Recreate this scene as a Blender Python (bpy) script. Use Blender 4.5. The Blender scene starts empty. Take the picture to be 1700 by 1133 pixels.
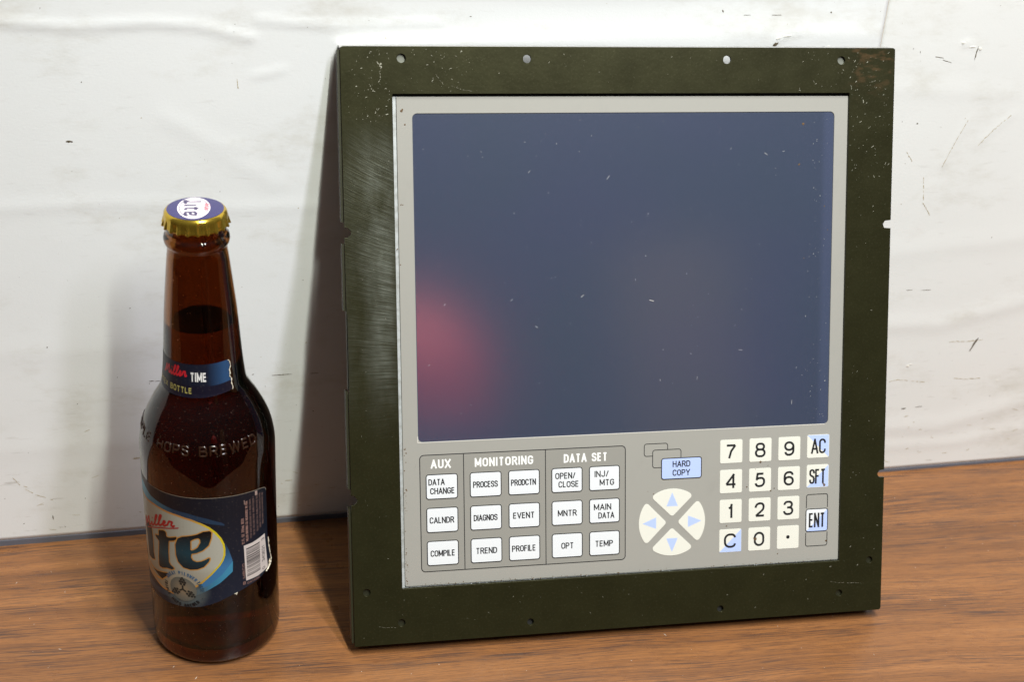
import bpy, bmesh, math, random
from mathutils import Matrix, Vector
S = bpy.context.scene
C = S.collection
rad = math.radians
rng = random.Random(7)

# ------------------------------------------------------------ camera
cam = bpy.data.cameras.new('camera'); cam_o = bpy.data.objects.new('camera', cam); C.objects.link(cam_o)
cam.sensor_width = 36; cam.lens = 49.98; cam.clip_start = .02; cam.clip_end = 60
Rc = [[0.98325, 0.1792, 0.03343], [-0.17256, 0.85591, 0.48748], [0.05874, -0.48508, 0.87249]]
mw = Matrix.Identity(4)
for i in range(3):
    mw[i][0] = Rc[i][0]; mw[i][1] = Rc[i][2]; mw[i][2] = -Rc[i][1]
mw[0][3], mw[1][3], mw[2][3] = -0.04378, -0.53763, 0.48047
cam_o.matrix_world = mw
cam.dof.use_dof = True; cam.dof.focus_distance = .685; cam.dof.aperture_fstop = 15
S.camera = cam_o

# ------------------------------------------------------------ room light and lamps
W = bpy.data.worlds.new('World'); S.world = W; W.use_nodes = True
nt = W.node_tree; bg = nt.nodes['Background']
tc = nt.nodes.new('ShaderNodeTexCoord'); sp = nt.nodes.new('ShaderNodeSeparateXYZ'); mr = nt.nodes.new('ShaderNodeMapRange')
cr = nt.nodes.new('ShaderNodeValToRGB')
nt.links.new(tc.outputs['Generated'], sp.inputs[0]); nt.links.new(sp.outputs['Z'], mr.inputs['Value'])
mr.inputs['From Min'].default_value = -1; mr.inputs['From Max'].default_value = 1
nt.links.new(mr.outputs[0], cr.inputs[0]); nt.links.new(cr.outputs[0], bg.inputs['Color'])
cr.color_ramp.elements[0].position = .45; cr.color_ramp.elements[0].color = (.17, .115, .075, 1)
cr.color_ramp.elements[1].position = .8; cr.color_ramp.elements[1].color = (.50, .52, .56, 1)
bg.inputs['Strength'].default_value = .20

def lamp(name, loc, aim, size, watts, color, size_y=None):
    l = bpy.data.lights.new(name, 'AREA'); l.energy = watts; l.color = color; l.size = size
    l.shape = 'RECTANGLE' if size_y else 'DISK'
    if size_y: l.size_y = size_y
    o = bpy.data.objects.new(name, l); C.objects.link(o); o.location = loc
    o.rotation_euler = (Vector(aim) - Vector(loc)).to_track_quat('-Z', 'Y').to_euler()
    return o
def tube(name, mid, along, aim, length, width, watts, color):
    o = lamp(name, mid, aim, length, watts, color, width)
    z = (Vector(mid)-Vector(aim)).normalized(); x = Vector(along).normalized(); y = z.cross(x).normalized(); x = y.cross(z).normalized()
    m = Matrix((x, y, z)).transposed().to_4x4(); m.translation = Vector(mid); o.matrix_world = m
# two parallel ceiling tubes of slightly different colour over the bench
tube('greenish_tube', (.232, -.50, 1.40), (.219, -.976, 0), (.08, .12, .1), 1.2, .035, 27, (.97, 1, .88))
tube('bluish_tube', (.42, -.50, 1.40), (.37, -.93, 0), (.08, .12, .1), 1.2, .08, 16, (.87, .86, 1))

S.view_settings.view_transform = 'Standard'; S.view_settings.look = 'None'
S.view_settings.exposure = 0; S.view_settings.gamma = 1
cy = S.cycles
cy.use_denoising = True; cy.max_bounces = 14; cy.transmission_bounces = 12; cy.glossy_bounces = 6; cy.diffuse_bounces = 4
cy.transparent_max_bounces = 12; cy.caustics_refractive = False; cy.caustics_reflective = True; cy.sample_clamp_indirect = 4

# ------------------------------------------------------------ materials
def srgb(r, g, b):
    f = lambda c: (c/255/12.92 if c/255 <= .04045 else ((c/255+.055)/1.055)**2.4)
    return (f(r), f(g), f(b), 1)
def mat(name, col=(.5, .5, .5, 1), rough=.5, metal=0, spec=None, trans=0, ior=None, coat=0, coat_r=.05):
    m = bpy.data.materials.new(name); m.use_nodes = True
    b = m.node_tree.nodes['Principled BSDF']
    b.inputs['Base Color'].default_value = col if len(col) == 4 else (*col, 1)
    b.inputs['Roughness'].default_value = rough; b.inputs['Metallic'].default_value = metal
    if spec is not None: b.inputs['Specular IOR Level'].default_value = spec
    if trans: b.inputs['Transmission Weight'].default_value = trans
    if ior: b.inputs['IOR'].default_value = ior
    if coat: b.inputs['Coat Weight'].default_value = coat; b.inputs['Coat Roughness'].default_value = coat_r
    return m
class NG:
    """small helper to wire shader nodes"""
    def __init__(s, m): s.m = m; s.nt = m.node_tree; s.b = s.nt.nodes['Principled BSDF']; s.tc = s.nt.nodes.new('ShaderNodeTexCoord')
    def link(s, a, b): s.nt.links.new(a, b)
    def mapp(s, scale=(1, 1, 1), rot=(0, 0, 0), loc=(0, 0, 0)):
        n = s.nt.nodes.new('ShaderNodeMapping'); n.inputs['Scale'].default_value = scale; n.inputs['Rotation'].default_value = rot
        n.inputs['Location'].default_value = loc; s.link(s.tc.outputs['Object'], n.inputs['Vector']); return n.outputs[0]
    def noise(s, vec, scale=1, detail=4, rough=.5, dist=0):
        n = s.nt.nodes.new('ShaderNodeTexNoise'); n.inputs['Scale'].default_value = scale; n.inputs['Detail'].default_value = detail
        n.inputs['Roughness'].default_value = rough; n.inputs['Distortion'].default_value = dist; s.link(vec, n.inputs['Vector']); return n.outputs['Fac']
    def ramp(s, fac, stops):
        n = s.nt.nodes.new('ShaderNodeValToRGB'); e = n.color_ramp.elements
        while len(e) < len(stops): e.new(.5)
        for k, (p, c) in enumerate(stops):
            e[k].position = p; e[k].color = c if not isinstance(c, (int, float)) else (c, c, c, 1)
        s.link(fac, n.inputs[0]); return n.outputs[0]
    def mix(s, fac, a, b, mode='MIX'):
        n = s.nt.nodes.new('ShaderNodeMix'); n.data_type = 'RGBA'; n.blend_type = mode
        for k, v in ((0, fac), (6, a), (7, b)):
            if hasattr(v, 'is_linked') or hasattr(v, 'links'): s.link(v, n.inputs[k])
            else: n.inputs[k].default_value = v
        return n.outputs[2]
    def math(s, op, a, b=0):
        n = s.nt.nodes.new('ShaderNodeMath'); n.operation = op
        for k, v in ((0, a), (1, b)):
            if hasattr(v, 'links'): s.link(v, n.inputs[k])
            else: n.inputs[k].default_value = v
        return n.outputs[0]
    def maprange(s, v, a, b, c=0, d=1, smooth=True):
        n = s.nt.nodes.new('ShaderNodeMapRange'); s.link(v, n.inputs[0]); n.interpolation_type = 'SMOOTHSTEP' if smooth else 'LINEAR'
        for k, x in enumerate((a, b, c, d)): n.inputs[k+1].default_value = x
        return n.outputs[0]
    def bump(s, h, strength=.3, dist=.001, normal=None):
        n = s.nt.nodes.new('ShaderNodeBump'); n.inputs['Strength'].default_value = strength; n.inputs['Distance'].default_value = dist
        s.link(h, n.inputs['Height'])
        if normal is not None: s.link(normal, n.inputs['Normal'])
        s.link(n.outputs[0], s.b.inputs['Normal']); return n.outputs[0]
    def xyz(s, vec):
        n = s.nt.nodes.new('ShaderNodeSeparateXYZ'); s.link(vec, n.inputs[0]); return n.outputs

# wood laminate of the desk
m_wood = mat('wood_laminate', rough=.3, spec=.38); g = NG(m_wood)
v0 = g.mapp((1, 1, 1))
wob = g.noise(g.mapp((4, 7, 1)), 1, 2)
cx_ = g.nt.nodes.new('ShaderNodeVectorMath'); cx_.operation = 'ADD'; g.link(v0, cx_.inputs[0])
cmb = g.nt.nodes.new('ShaderNodeCombineXYZ'); g.link(g.math('MULTIPLY', wob, .02), cmb.inputs[1]); g.link(cmb.outputs[0], cx_.inputs[1])
def strm(scale):
    n = g.nt.nodes.new('ShaderNodeMapping'); n.inputs['Scale'].default_value = scale; n.inputs['Rotation'].default_value = (0, 0, rad(-1.5)); g.link(cx_.outputs[0], n.inputs[0]); return n.outputs[0]
broad = g.noise(strm((4, 95, 1)), 1, 5, .65)
fine = g.noise(strm((30, 1300, 1)), 1, 4, .65)
pore = g.noise(strm((95, 2600, 1)), 1, 4, .7)
base = g.ramp(broad, [(.25, srgb(106, 70, 44)), (.45, srgb(134, 89, 53)), (.62, srgb(150, 101, 60)), (.8, srgb(164, 115, 73))])
streak = g.ramp(fine, [(.42, 1), (.51, 0)])
gre = g.ramp(g.noise(strm((4.5, 70, 1)), 1, 4, .6), [(.40, 1), (.60, .25)])
c1 = g.mix(g.math('MULTIPLY', g.math('MULTIPLY', streak, gre), .9), base, srgb(72, 56, 50))
c2 = g.mix(g.math('MULTIPLY', g.ramp(pore, [(.40, 1), (.47, 0)]), .55), c1, srgb(78, 50, 40))
g.link(c2, g.b.inputs['Base Color'])
g.link(g.maprange(g.noise(g.mapp((30, 30, 30)), 1, 5), .3, .7, .24, .38), g.b.inputs['Roughness'])
g.bump(pore, .08, .0004)

# papered white wall board
def wall_material(name, tint):
    m = mat(name, rough=.72, spec=.3); g = NG(m)
    big = g.noise(g.mapp((5, 5, 5)), 1, 3)
    dirt = g.noise(g.mapp((14, 14, 30)), 1, 6, .7)
    fleck = g.noise(g.mapp((260, 260, 420)), 1, 2, .5)
    scuff = g.noise(g.mapp((60, 60, 320), rot=(0, rad(4), 0)), 1, 4, .6)
    col = g.ramp(big, [(.3, tuple(c*.94 for c in tint[:3])+(1,)), (.7, tint)])
    col = g.mix(g.maprange(dirt, .50, .76, 0, .42), col, srgb(190, 184, 166))
    z = g.xyz(g.tc.outputs['Object'])[2]
    low = g.maprange(z, .09, .0, 0, 1)
    col = g.mix(g.math('MULTIPLY', g.maprange(scuff, .60, .74), g.math('ADD', g.math('MULTIPLY', low, .38), .09)), col, srgb(132, 122, 100))
    col = g.mix(g.math('MULTIPLY', g.maprange(fleck, .76, .80), .6), col, srgb(105, 90, 70))
    g.link(col, g.b.inputs['Base Color'])
    b1 = g.bump(g.noise(g.mapp((30, 30, 44)), 1, 4, .55), .07, .0016)
    g.bump(g.noise(g.mapp((620, 620, 1100)), 1, 4, .75), .24, .0003, b1)
    return m
m_wall = wall_material('white_board', srgb(239, 241, 241))
m_wall2 = wall_material('white_board_warm', srgb(240, 241, 239))
m_strip = mat('slate_edge', srgb(100, 102, 112), .6)
m_mark = mat('wall_dirt', srgb(92, 80, 60), .9)
m_mark2 = mat('wall_dirt_pale', srgb(186, 174, 146), .9)
m_chip = mat('torn_paper', srgb(246, 244, 236), .9)

# olive chromated sheet steel
m_olive = mat('olive_plate', rough=.36, metal=.5, spec=.22); g = NG(m_olive)
X = g.xyz(g.tc.outputs['Object'])
mot = g.noise(g.mapp((60, 60, 60)), 1, 6, .65); spk = g.noise(g.mapp((900, 900, 900)), 1, 3, .7)
col = g.ramp(mot, [(.3, (.0275, .0265, .0105, 1)), (.7, (.033, .032, .0125, 1))])
col = g.mix(g.maprange(spk, .5, .8, 0, .35), col, (.085, .08, .045, 1))
# brush marks down the left limb, their pale sheen painted into the colour
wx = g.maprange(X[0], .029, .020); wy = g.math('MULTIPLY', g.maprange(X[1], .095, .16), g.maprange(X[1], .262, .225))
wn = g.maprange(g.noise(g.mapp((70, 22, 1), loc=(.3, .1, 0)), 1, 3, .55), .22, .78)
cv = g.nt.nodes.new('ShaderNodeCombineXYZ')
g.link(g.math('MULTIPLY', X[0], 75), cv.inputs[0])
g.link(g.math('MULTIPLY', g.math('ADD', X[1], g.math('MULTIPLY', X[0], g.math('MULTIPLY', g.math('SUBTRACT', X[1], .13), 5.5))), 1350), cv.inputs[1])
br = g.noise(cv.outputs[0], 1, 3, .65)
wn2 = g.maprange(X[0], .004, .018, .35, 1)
sheen = g.math('MULTIPLY', g.math('MULTIPLY', g.math('MULTIPLY', wx, wn2), wy), g.math('MULTIPLY', wn, g.maprange(br, .30, .75, .25, 1)))
col = g.mix(g.math('MULTIPLY', sheen, .8), col, (.26, .28, .24, 1))
# brown rubbed stain in the top right corner
st = g.math('MULTIPLY', g.math('MULTIPLY', g.maprange(X[0], .246, .258), g.maprange(X[1], .262, .285)), g.maprange(g.noise(g.mapp((110, 240, 1)), 1, 4), .5, .66))
col = g.mix(g.math('MULTIPLY', st, .6), col, (.13, .075, .035, 1))
g.link(col, g.b.inputs['Base Color'])
g.link(g.math('ADD', g.maprange(mot, .3, .7, .31, .36), g.math('MULTIPLY', sheen, .05)), g.b.inputs['Roughness'])
b1 = g.bump(g.noise(g.mapp((420, 420, 420)), 1, 3), .10, .0003)
brb = g.math('MULTIPLY', br, g.math('MULTIPLY', wx, wy)); g.bump(brb, .22, .0005, b1)
m_olive_dark = mat('olive_edge', (.03, .03, .014), .45, .3)
m_zinc_highlight = mat('zinc_and_highlight', srgb(190, 188, 186), .35, .8)
m_scr = mat('scratch_metal', srgb(138, 136, 120), .5, .3)
m_lint = mat('lint', srgb(205, 200, 190), .8)
m_rust = mat('rust_speck', srgb(98, 76, 52), .9)

def plastic(name, c, rough=.42, dirt=.10):
    m = mat(name, c, rough, spec=.45); g = NG(m)
    n = g.noise(g.mapp((90, 90, 90)), 1, 6, .7)
    cc = g.mix(g.maprange(n, .5, .8, 0, dirt), c, tuple(x*.55 for x in c[:3])+(1,)); g.link(cc, g.b.inputs['Base Color'])
    g.bump(g.noise(g.mapp((2600, 2600, 2600)), 1, 2), .05, .0001)
    return m
m_beige = plastic('overlay_beige', srgb(157, 155, 148))
m_grey = plastic('overlay_grey', srgb(147, 145, 138))
m_keyw = plastic('key_white', srgb(225, 228, 231), .4, .05)
m_keyc = plastic('key_cream', srgb(224, 223, 212), .4, .05)
m_keyb = plastic('key_blue', srgb(180, 198, 242), .4, .04)
m_ink = mat('black_ink', srgb(24, 24, 26), .5); m_white = mat('white_ink', srgb(240, 240, 236), .5)
m_lip = mat('aluminium_lip', srgb(176, 180, 178), .38, .25); g = NG(m_lip)
g.link(g.ramp(g.noise(g.mapp((300, 300, 300)), 1, 4), [(.30, srgb(168, 170, 166)), (.6, srgb(196, 200, 200))]), g.b.inputs['Base Color'])
m_dark = mat('dark_steel', (.03, .03, .028), .55, .3)
m_hole = mat('grey_washer', srgb(120, 122, 112), .5, .4)
# liquid crystal screen under a matt film
m_lcd = mat('screen_film', rough=.14); g = NG(m_lcd)
n1 = g.noise(g.mapp((11, 11, 11)), 1, 2); n2 = g.noise(g.mapp((1500, 1500, 1500)), 1, 2)
col = g.ramp(n1, [(.3, srgb(54, 68, 90)), (.7, srgb(56, 66, 94))])
X = g.xyz(g.tc.outputs['Object'])
edge = g.maprange(X[0], .238, .242); col = g.mix(g.math('MULTIPLY', edge, .12), col, srgb(112, 124, 170))
col = g.mix(g.maprange(n2, .45, .8, 0, .12), col, srgb(120, 120, 150))
g.link(col, g.b.inputs['Base Color']); g.b.inputs['IOR'].default_value = 2.9; g.b.inputs['Specular IOR Level'].default_value = .7
g.bump(g.noise(g.mapp((3000, 3000, 3000)), 1, 2), .08, .0001)

# bottle
m_glass = mat('amber_glass', (.24, .085, .018), .012, trans=1, ior=1.5); g = NG(m_glass)
g.bump(g.noise(g.mapp((45, 45, 25)), 1, 3), .05, .002)
gn = g.noise(g.mapp((700, 700, 700)), 1, 3, .7)
g.link(g.maprange(gn, .56, .74, .01, .30), g.b.inputs['Roughness'])
m_beer = mat('beer', (.55, .42, .30), .0, trans=1, ior=1.33/1.5)
m_emb = mat('amber_glass_relief', (.024, .010, .005), .2, spec=.4)
m_gold = mat('gold_lacquer', srgb(212, 178, 66), .2, .9)
m_dust = mat('dust', srgb(140, 124, 106), .9)
m_red = mat('red_enamel', (.66, .05, .04), .6)
m_print = mat('print', rough=.42, spec=.3); g = NG(m_print)
at = g.nt.nodes.new('ShaderNodeAttribute'); at.attribute_name = 'col'
pn = g.noise(g.mapp((900, 900, 900)), 1, 4, .7)
g.link(g.mix(g.maprange(pn, .58, .75, 0, .3), at.outputs['Color'], srgb(130, 120, 105)), g.b.inputs['Base Color'])
m_paper = mat('torn_label_paper', srgb(222, 212, 190), .8)

# ------------------------------------------------------------ object helpers
def tag(o, label=None, cat=None, group=None, kind=None):
    for k, v in (('label', label), ('category', cat), ('group', group), ('kind', kind)):
        if v: o[k] = v
    return o
def empty(name, mat4, label, cat, **k):
    o = bpy.data.objects.new(name, None); C.objects.link(o); o.matrix_world = mat4; o.empty_display_size = .02
    return tag(o, label, cat, **k)
def link(name, me, m, parent=None, smooth=False):
    o = bpy.data.objects.new(name, me); C.objects.link(o)
    if m is not None: me.materials.append(m)
    if parent is not None: o.parent = parent
    if smooth: me.shade_smooth()
    return o
def pyd(name, vs, fs, m, parent=None, smooth=False, scale=.001):
    me = bpy.data.meshes.new(name); me.from_pydata([tuple(c*scale for c in v) for v in vs], [], fs); me.update()
    return link(name, me, m, parent, smooth)
def box(vs, fs, x0, x1, y0, y1, z0, z1):
    b = len(vs); vs += [(x, y, z) for z in (z0, z1) for y in (y0, y1) for x in (x0, x1)]
    fs += [tuple(b+i for i in f) for f in ((0, 2, 3, 1), (4, 5, 7, 6), (0, 1, 5, 4), (2, 6, 7, 3), (0, 4, 6, 2), (1, 3, 7, 5))]

def rounded(pts, closed=True, default=0, seg=6):
    """polyline of (x, y[, radius]) with filleted corners"""
    n = len(pts); out = []
    for i, p in enumerate(pts):
        r = p[2] if len(p) > 2 else default
        if r <= 0 or (not closed and i in (0, n-1)): out.append((p[0], p[1])); continue
        a = Vector(pts[i-1][:2]); b = Vector(p[:2]); c = Vector(pts[(i+1) % n][:2])
        u = a-b; w = c-b
        if u.length < 1e-9 or w.length < 1e-9: out.append(tuple(b)); continue
        lu, lw = u.length, w.length; u.normalize(); w.normalize()
        ang = math.acos(max(-1, min(1, u.dot(w))))
        if ang > 3.1 or ang < .02: out.append(tuple(b)); continue
        pn, nn_ = pts[i-1], pts[(i+1) % n]
        fu = 1 if (len(pn) < 3 or pn[2] == 0) else .5; fw = 1 if (len(nn_) < 3 or nn_[2] == 0) else .5
        if default: fu = fw = .5
        t = min(r/math.tan(ang/2), lu*fu, lw*fw); r2 = t*math.tan(ang/2)
        cen = b+(u+w).normalized()*(r2/math.sin(ang/2))
        p0 = b+u*t-cen; p1 = b+w*t-cen; a0 = math.atan2(p0.y, p0.x); a1 = math.atan2(p1.y, p1.x)
        d = (a1-a0+math.pi) % (2*math.pi)-math.pi
        for k in range(seg+1): out.append((cen.x+r2*math.cos(a0+d*k/seg), cen.y+r2*math.sin(a0+d*k/seg)))
    res = []
    for p in out:
        if not res or (abs(p[0]-res[-1][0])+abs(p[1]-res[-1][1])) > 1e-6: res.append(p)
    if closed and len(res) > 1 and abs(res[0][0]-res[-1][0])+abs(res[0][1]-res[-1][1]) < 1e-6: res.pop()
    return res
def ribbon(vs, fs, pts, w, z=0., closed=False):
    """flat stroke of width w along pts"""
    n = len(pts)
    if n < 2: return
    b = len(vs)
    for i, p in enumerate(pts):
        p = Vector(p[:2])
        a = Vector(pts[i-1][:2]) if (i > 0 or closed) else None
        c = Vector(pts[(i+1) % n][:2]) if (i < n-1 or closed) else None
        d1 = (p-a).normalized() if a is not None else None; d2 = (c-p).normalized() if c is not None else None
        if d1 is None: d1 = d2
        if d2 is None: d2 = d1
        t = d1+d2
        if t.length < 1e-6: t = d1
        t.normalize(); nn = Vector((-t.y, t.x)); k = 1/max(.45, abs(t.dot(d1)))
        vs.append((p.x+nn.x*w/2*k, p.y+nn.y*w/2*k, z)); vs.append((p.x-nn.x*w/2*k, p.y-nn.y*w/2*k, z))
    for i in range(n if closed else n-1):
        j = (i+1) % n; fs.append((b+2*i, b+2*i+1, b+2*j+1, b+2*j))

# a plain condensed sans: strokes on a cell w wide and 1 high, third number = corner radius
R = .34
GL = {
 'A': (.62, [[(0, 0), (.31, 1), (.62, 0)], [(.10, .30), (.52, .30)]]),
 'B': (.56, [[(0, 0), (0, 1), (.52, 1, .25), (.52, .53, .25), (0, .53)], [(.1, .53), (.56, .53, .26), (.56, 0, .26), (0, 0)]]),
 'C': (.56, [[(.56, .72), (.56, 1, R), (0, 1, R), (0, 0, R), (.56, 0, R), (.56, .28)]]),
 'D': (.57, [[(0, .5), (0, 1), (.57, 1, R), (.57, 0, R), (0, 0), (0, .5)]]),
 'E': (.47, [[(.47, 1), (0, 1), (0, 0), (.47, 0)], [(0, .53), (.43, .53)]]),
 'F': (.46, [[(.46, 1), (0, 1), (0, 0)], [(0, .53), (.41, .53)]]),
 'G': (.57, [[(.57, .74), (.57, 1, R), (0, 1, R), (0, 0, R), (.57, 0, R), (.57, .47), (.30, .47)]]),
 'H': (.56, [[(0, 0), (0, 1)], [(.56, 0), (.56, 1)], [(0, .53), (.56, .53)]]),
 'I': (.0, [[(0, 0), (0, 1)]]),
 'J': (.46, [[(.46, 1), (.46, 0, .26), (0, 0, .26), (0, .30)]]),
 'L': (.44, [[(0, 1), (0, 0), (.44, 0)]]),
 'M': (.72, [[(0, 0), (0, 1), (.36, .12), (.72, 1), (.72, 0)]]),
 'N': (.57, [[(0, 0), (0, 1), (.57, 0), (.57, 1)]]),
 'O': (.58, [[(.29, 1), (.58, 1, R), (.58, 0, R), (0, 0, R), (0, 1, R), (.29, 1)]]),
 'P': (.54, [[(0, 0), (0, 1), (.54, 1, .28), (.54, .46, .28), (0, .46)]]),
 'R': (.55, [[(0, 0), (0, 1), (.54, 1, .27), (.54, .50, .27), (0, .50)], [(.30, .50), (.56, 0)]]),
 'S': (.54, [[(.54, .74), (.54, 1, R), (0, 1, R), (0, .62, .22), (.54, .44, .22), (.54, 0, R), (0, 0, R), (0, .27)]]),
 'T': (.56, [[(0, 1), (.56, 1)], [(.28, 1), (.28, 0)]]),
 'U': (.56, [[(0, 1), (0, 0, R), (.56, 0, R), (.56, 1)]]),
 'V': (.60, [[(0, 1), (.30, 0), (.60, 1)]]),
 'W': (.86, [[(0, 1), (.215, 0), (.43, 1), (.645, 0), (.86, 1)]]),
 'X': (.60, [[(0, 0), (.60, 1)], [(0, 1), (.60, 0)]]),
 'Y': (.60, [[(0, 1), (.30, .45), (.60, 1)], [(.30, .45), (.30, 0)]]),
 'Z': (.5, [[(0, 1), (.5, 1), (0, 0), (.5, 0)]]),
 '/': (.34, [[(0, -.05), (.34, 1.05)]]),
 '.': (.0, [[(0, -.04), (0, .10)]]),
 '0': (.62, [[(.31, 1), (.62, 1, .37), (.62, 0, .37), (0, 0, .37), (0, 1, .37), (.32, 1)]]),
 '1': (.34, [[(0, .74), (.22, .80, .1), (.30, 1)], [(.29, 1.04), (.29, -.05)]]),
 '2': (.60, [[(.02, .66), (.02, 1, .3), (.60, 1, .3), (.60, .52, .3), (.04, 0), (.64, 0)]]),
 '3': (.60, [[(.02, .76), (.02, 1, .28), (.57, 1, .24), (.57, .54, .24), (.22, .54)], [(.3, .54), (.61, .54, .26), (.61, 0, .28), (0, 0, .28), (0, .26)]]),
 '4': (.64, [[(.50, -.05), (.50, 1.0), (0, .26), (.66, .26)]]),
 '5': (.60, [[(.56, .99), (.13, .99), (.06, .50)], [(.03, .50), (.16, .64, .25), (.61, .66, .34), (.61, 0, .33), (0, 0, .30), (0, .24)]]),
 '6': (.60, [[(.58, .76), (.58, 1, .27), (0, 1, .31), (0, 0, .30), (.61, 0, .28), (.61, .60, .28), (.04, .60, .28), (.02, .34)]]),
 '7': (.60, [[(-.02, .98), (.60, .98), (.30, .52, .4), (.16, -.05)]]),
 '8': (.60, [[(.30, 1), (.57, 1, .24), (.57, .54, .24), (.03, .54, .24), (.03, 1, .24), (.31, 1)], [(.30, .54), (.62, .54, .27), (.62, 0, .27), (-.02, 0, .27), (-.02, .54, .27), (.31, .54)]]),
 '9': (.60, [[(.03, .24), (.03, 0, .27), (.61, 0, .31), (.61, 1, .30), (0, 1, .28), (0, .40, .28), (.57, .40, .28), (.59, .66)]]),
 'm': (.74, [[(0, 0), (0, .62)], [(0, .45), (.1, .66, .2), (.35, .66, .2), (.35, 0)], [(.35, .45), (.45, .66, .2), (.72, .66, .2), (.72, 0)]]),
 'c': (.60, [[(.58, .74), (.56, 1, .5), (0, 1, .5), (0, 0, .5), (.56, 0, .5), (.58, .26)]]),
 ' ': (.32, []),
}
def text2d(s, x0, x1, y, h, w, gap=.26, z=0., shear=0.):
    """strokes of s fitted between x0 and x1 on the baseline y; h and w: height and pen width (mm)"""
    adv = []; tot = 0
    for i, ch in enumerate(s):
        adv.append(tot); tot += GL[ch][0]+(gap if i < len(s)-1 else 0)
    hh = h-w; sx = (x1-x0-w)/max(tot, 1e-6); vs, fs = [], []; k = 0
    for ch, a in zip(s, adv):
        big = 1.32 if ch in '0235689c' else 1
        for st in GL[ch][1]:
            pts = [(p[0]*sx, p[1]*hh, (p[2]*big*min(hh, sx*1.5)) if len(p) > 2 else 0) for p in st]
            # a sharp turn starts a new pen stroke
            runs = [[pts[0]]]
            for i in range(1, len(pts)):
                runs[-1].append(pts[i])
                if i < len(pts)-1 and pts[i][2] == 0:
                    u = Vector(pts[i][:2])-Vector(pts[i-1][:2]); v = Vector(pts[i+1][:2])-Vector(pts[i][:2])
                    if u.length and v.length and u.angle(v) > 1.75: runs.append([pts[i]])
            for run in runs:
                q = [(x0+w/2+a*sx+px+shear*py, y+w/2+py) for px, py in rounded(run, False, seg=6)]
                if len(q) < 2: continue
                top, bot = y+h, y
                for e, f in ((0, 1), (-1, -2)):
                    d = Vector(q[e])-Vector(q[f]); d.normalize()
                    if abs(d.y) > .75:
                        yy = top if d.y > 0 else bot
                        if abs(q[e][1]-(yy-math.copysign(w/2, d.y))) < .02: q[e] = (q[e][0]+d.x/abs(d.y)*w/2, yy)
                ribbon(vs, fs, q, w, z+k*.004); k += 1
    return vs, fs
def fill2d(polys, extrude=0., bevel=0., res=2):
    """mesh filled between closed outlines (holes are found by the fill)"""
    cu = bpy.data.curves.new('tmp', 'CURVE'); cu.dimensions = '2D'; cu.fill_mode = 'BOTH'; cu.extrude = extrude; cu.bevel_depth = bevel; cu.bevel_resolution = res
    for p in polys:
        s = cu.splines.new('POLY'); s.points.add(len(p)-1); s.use_cyclic_u = True
        for i, q in enumerate(p): s.points[i].co = (q[0], q[1], 0, 1)
    o = bpy.data.objects.new('tmp', cu); C.objects.link(o)
    dg = bpy.context.evaluated_depsgraph_get(); me = bpy.data.meshes.new_from_object(o.evaluated_get(dg))
    bpy.data.objects.remove(o); bpy.data.curves.remove(cu); return me
def shape(name, polys, m, parent, z, thick, bevel=0, scale=.001):
    me = fill2d(polys, thick/2-bevel, bevel)
    me.name = name
    for v in me.vertices: v.co = Vector((v.co.x, v.co.y, v.co.z+z-thick/2))*scale
    me.materials.clear(); o = link(name, me, m, parent); return o
def rect(x0, x1, y0, y1, r, seg=6): return rounded([(x0, y0, r), (x1, y0, r), (x1, y1, r), (x0, y1, r)], True, seg=seg)
def circ(x, y, r, n=28): return [(x+r*math.cos(2*math.pi*k/n), y+r*math.sin(2*math.pi*k/n)) for k in range(n)]

# ------------------------------------------------------------ desk
vs, fs = [], []
box(vs, fs, -700, 1000, -150, 420, -28, 0)
desk = pyd('desk', vs, fs, m_wood); tag(desk, kind='structure')
mo = desk.modifiers.new('b', 'BEVEL'); mo.width = .002; mo.segments = 2
# dust and crumbs on the desk
vs, fs = [], []
for k in range(210):
    x = rng.uniform(-210, 420); y = rng.uniform(-120, 105); s = rng.uniform(.1, .34); a = rng.uniform(0, 3.14); l = s*rng.choice([1, 1, 1.6, 4])
    b = len(vs); ca, sa = math.cos(a), math.sin(a)
    for dx, dy, z in ((-l, 0, .02), (0, -s*.6, .02), (l, 0, .02), (0, s*.6, .02), (0, 0, .12+s*.4)): vs.append((x+dx*ca-dy*sa, y+dx*sa+dy*ca, z))
    fs += [(b, b+1, b+4), (b+1, b+2, b+4), (b+2, b+3, b+4), (b+3, b, b+4)]
crumbs = pyd('desk_dust', vs, fs, m_lint); crumbs.parent = desk; tag(crumbs, kind='stuff')

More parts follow.
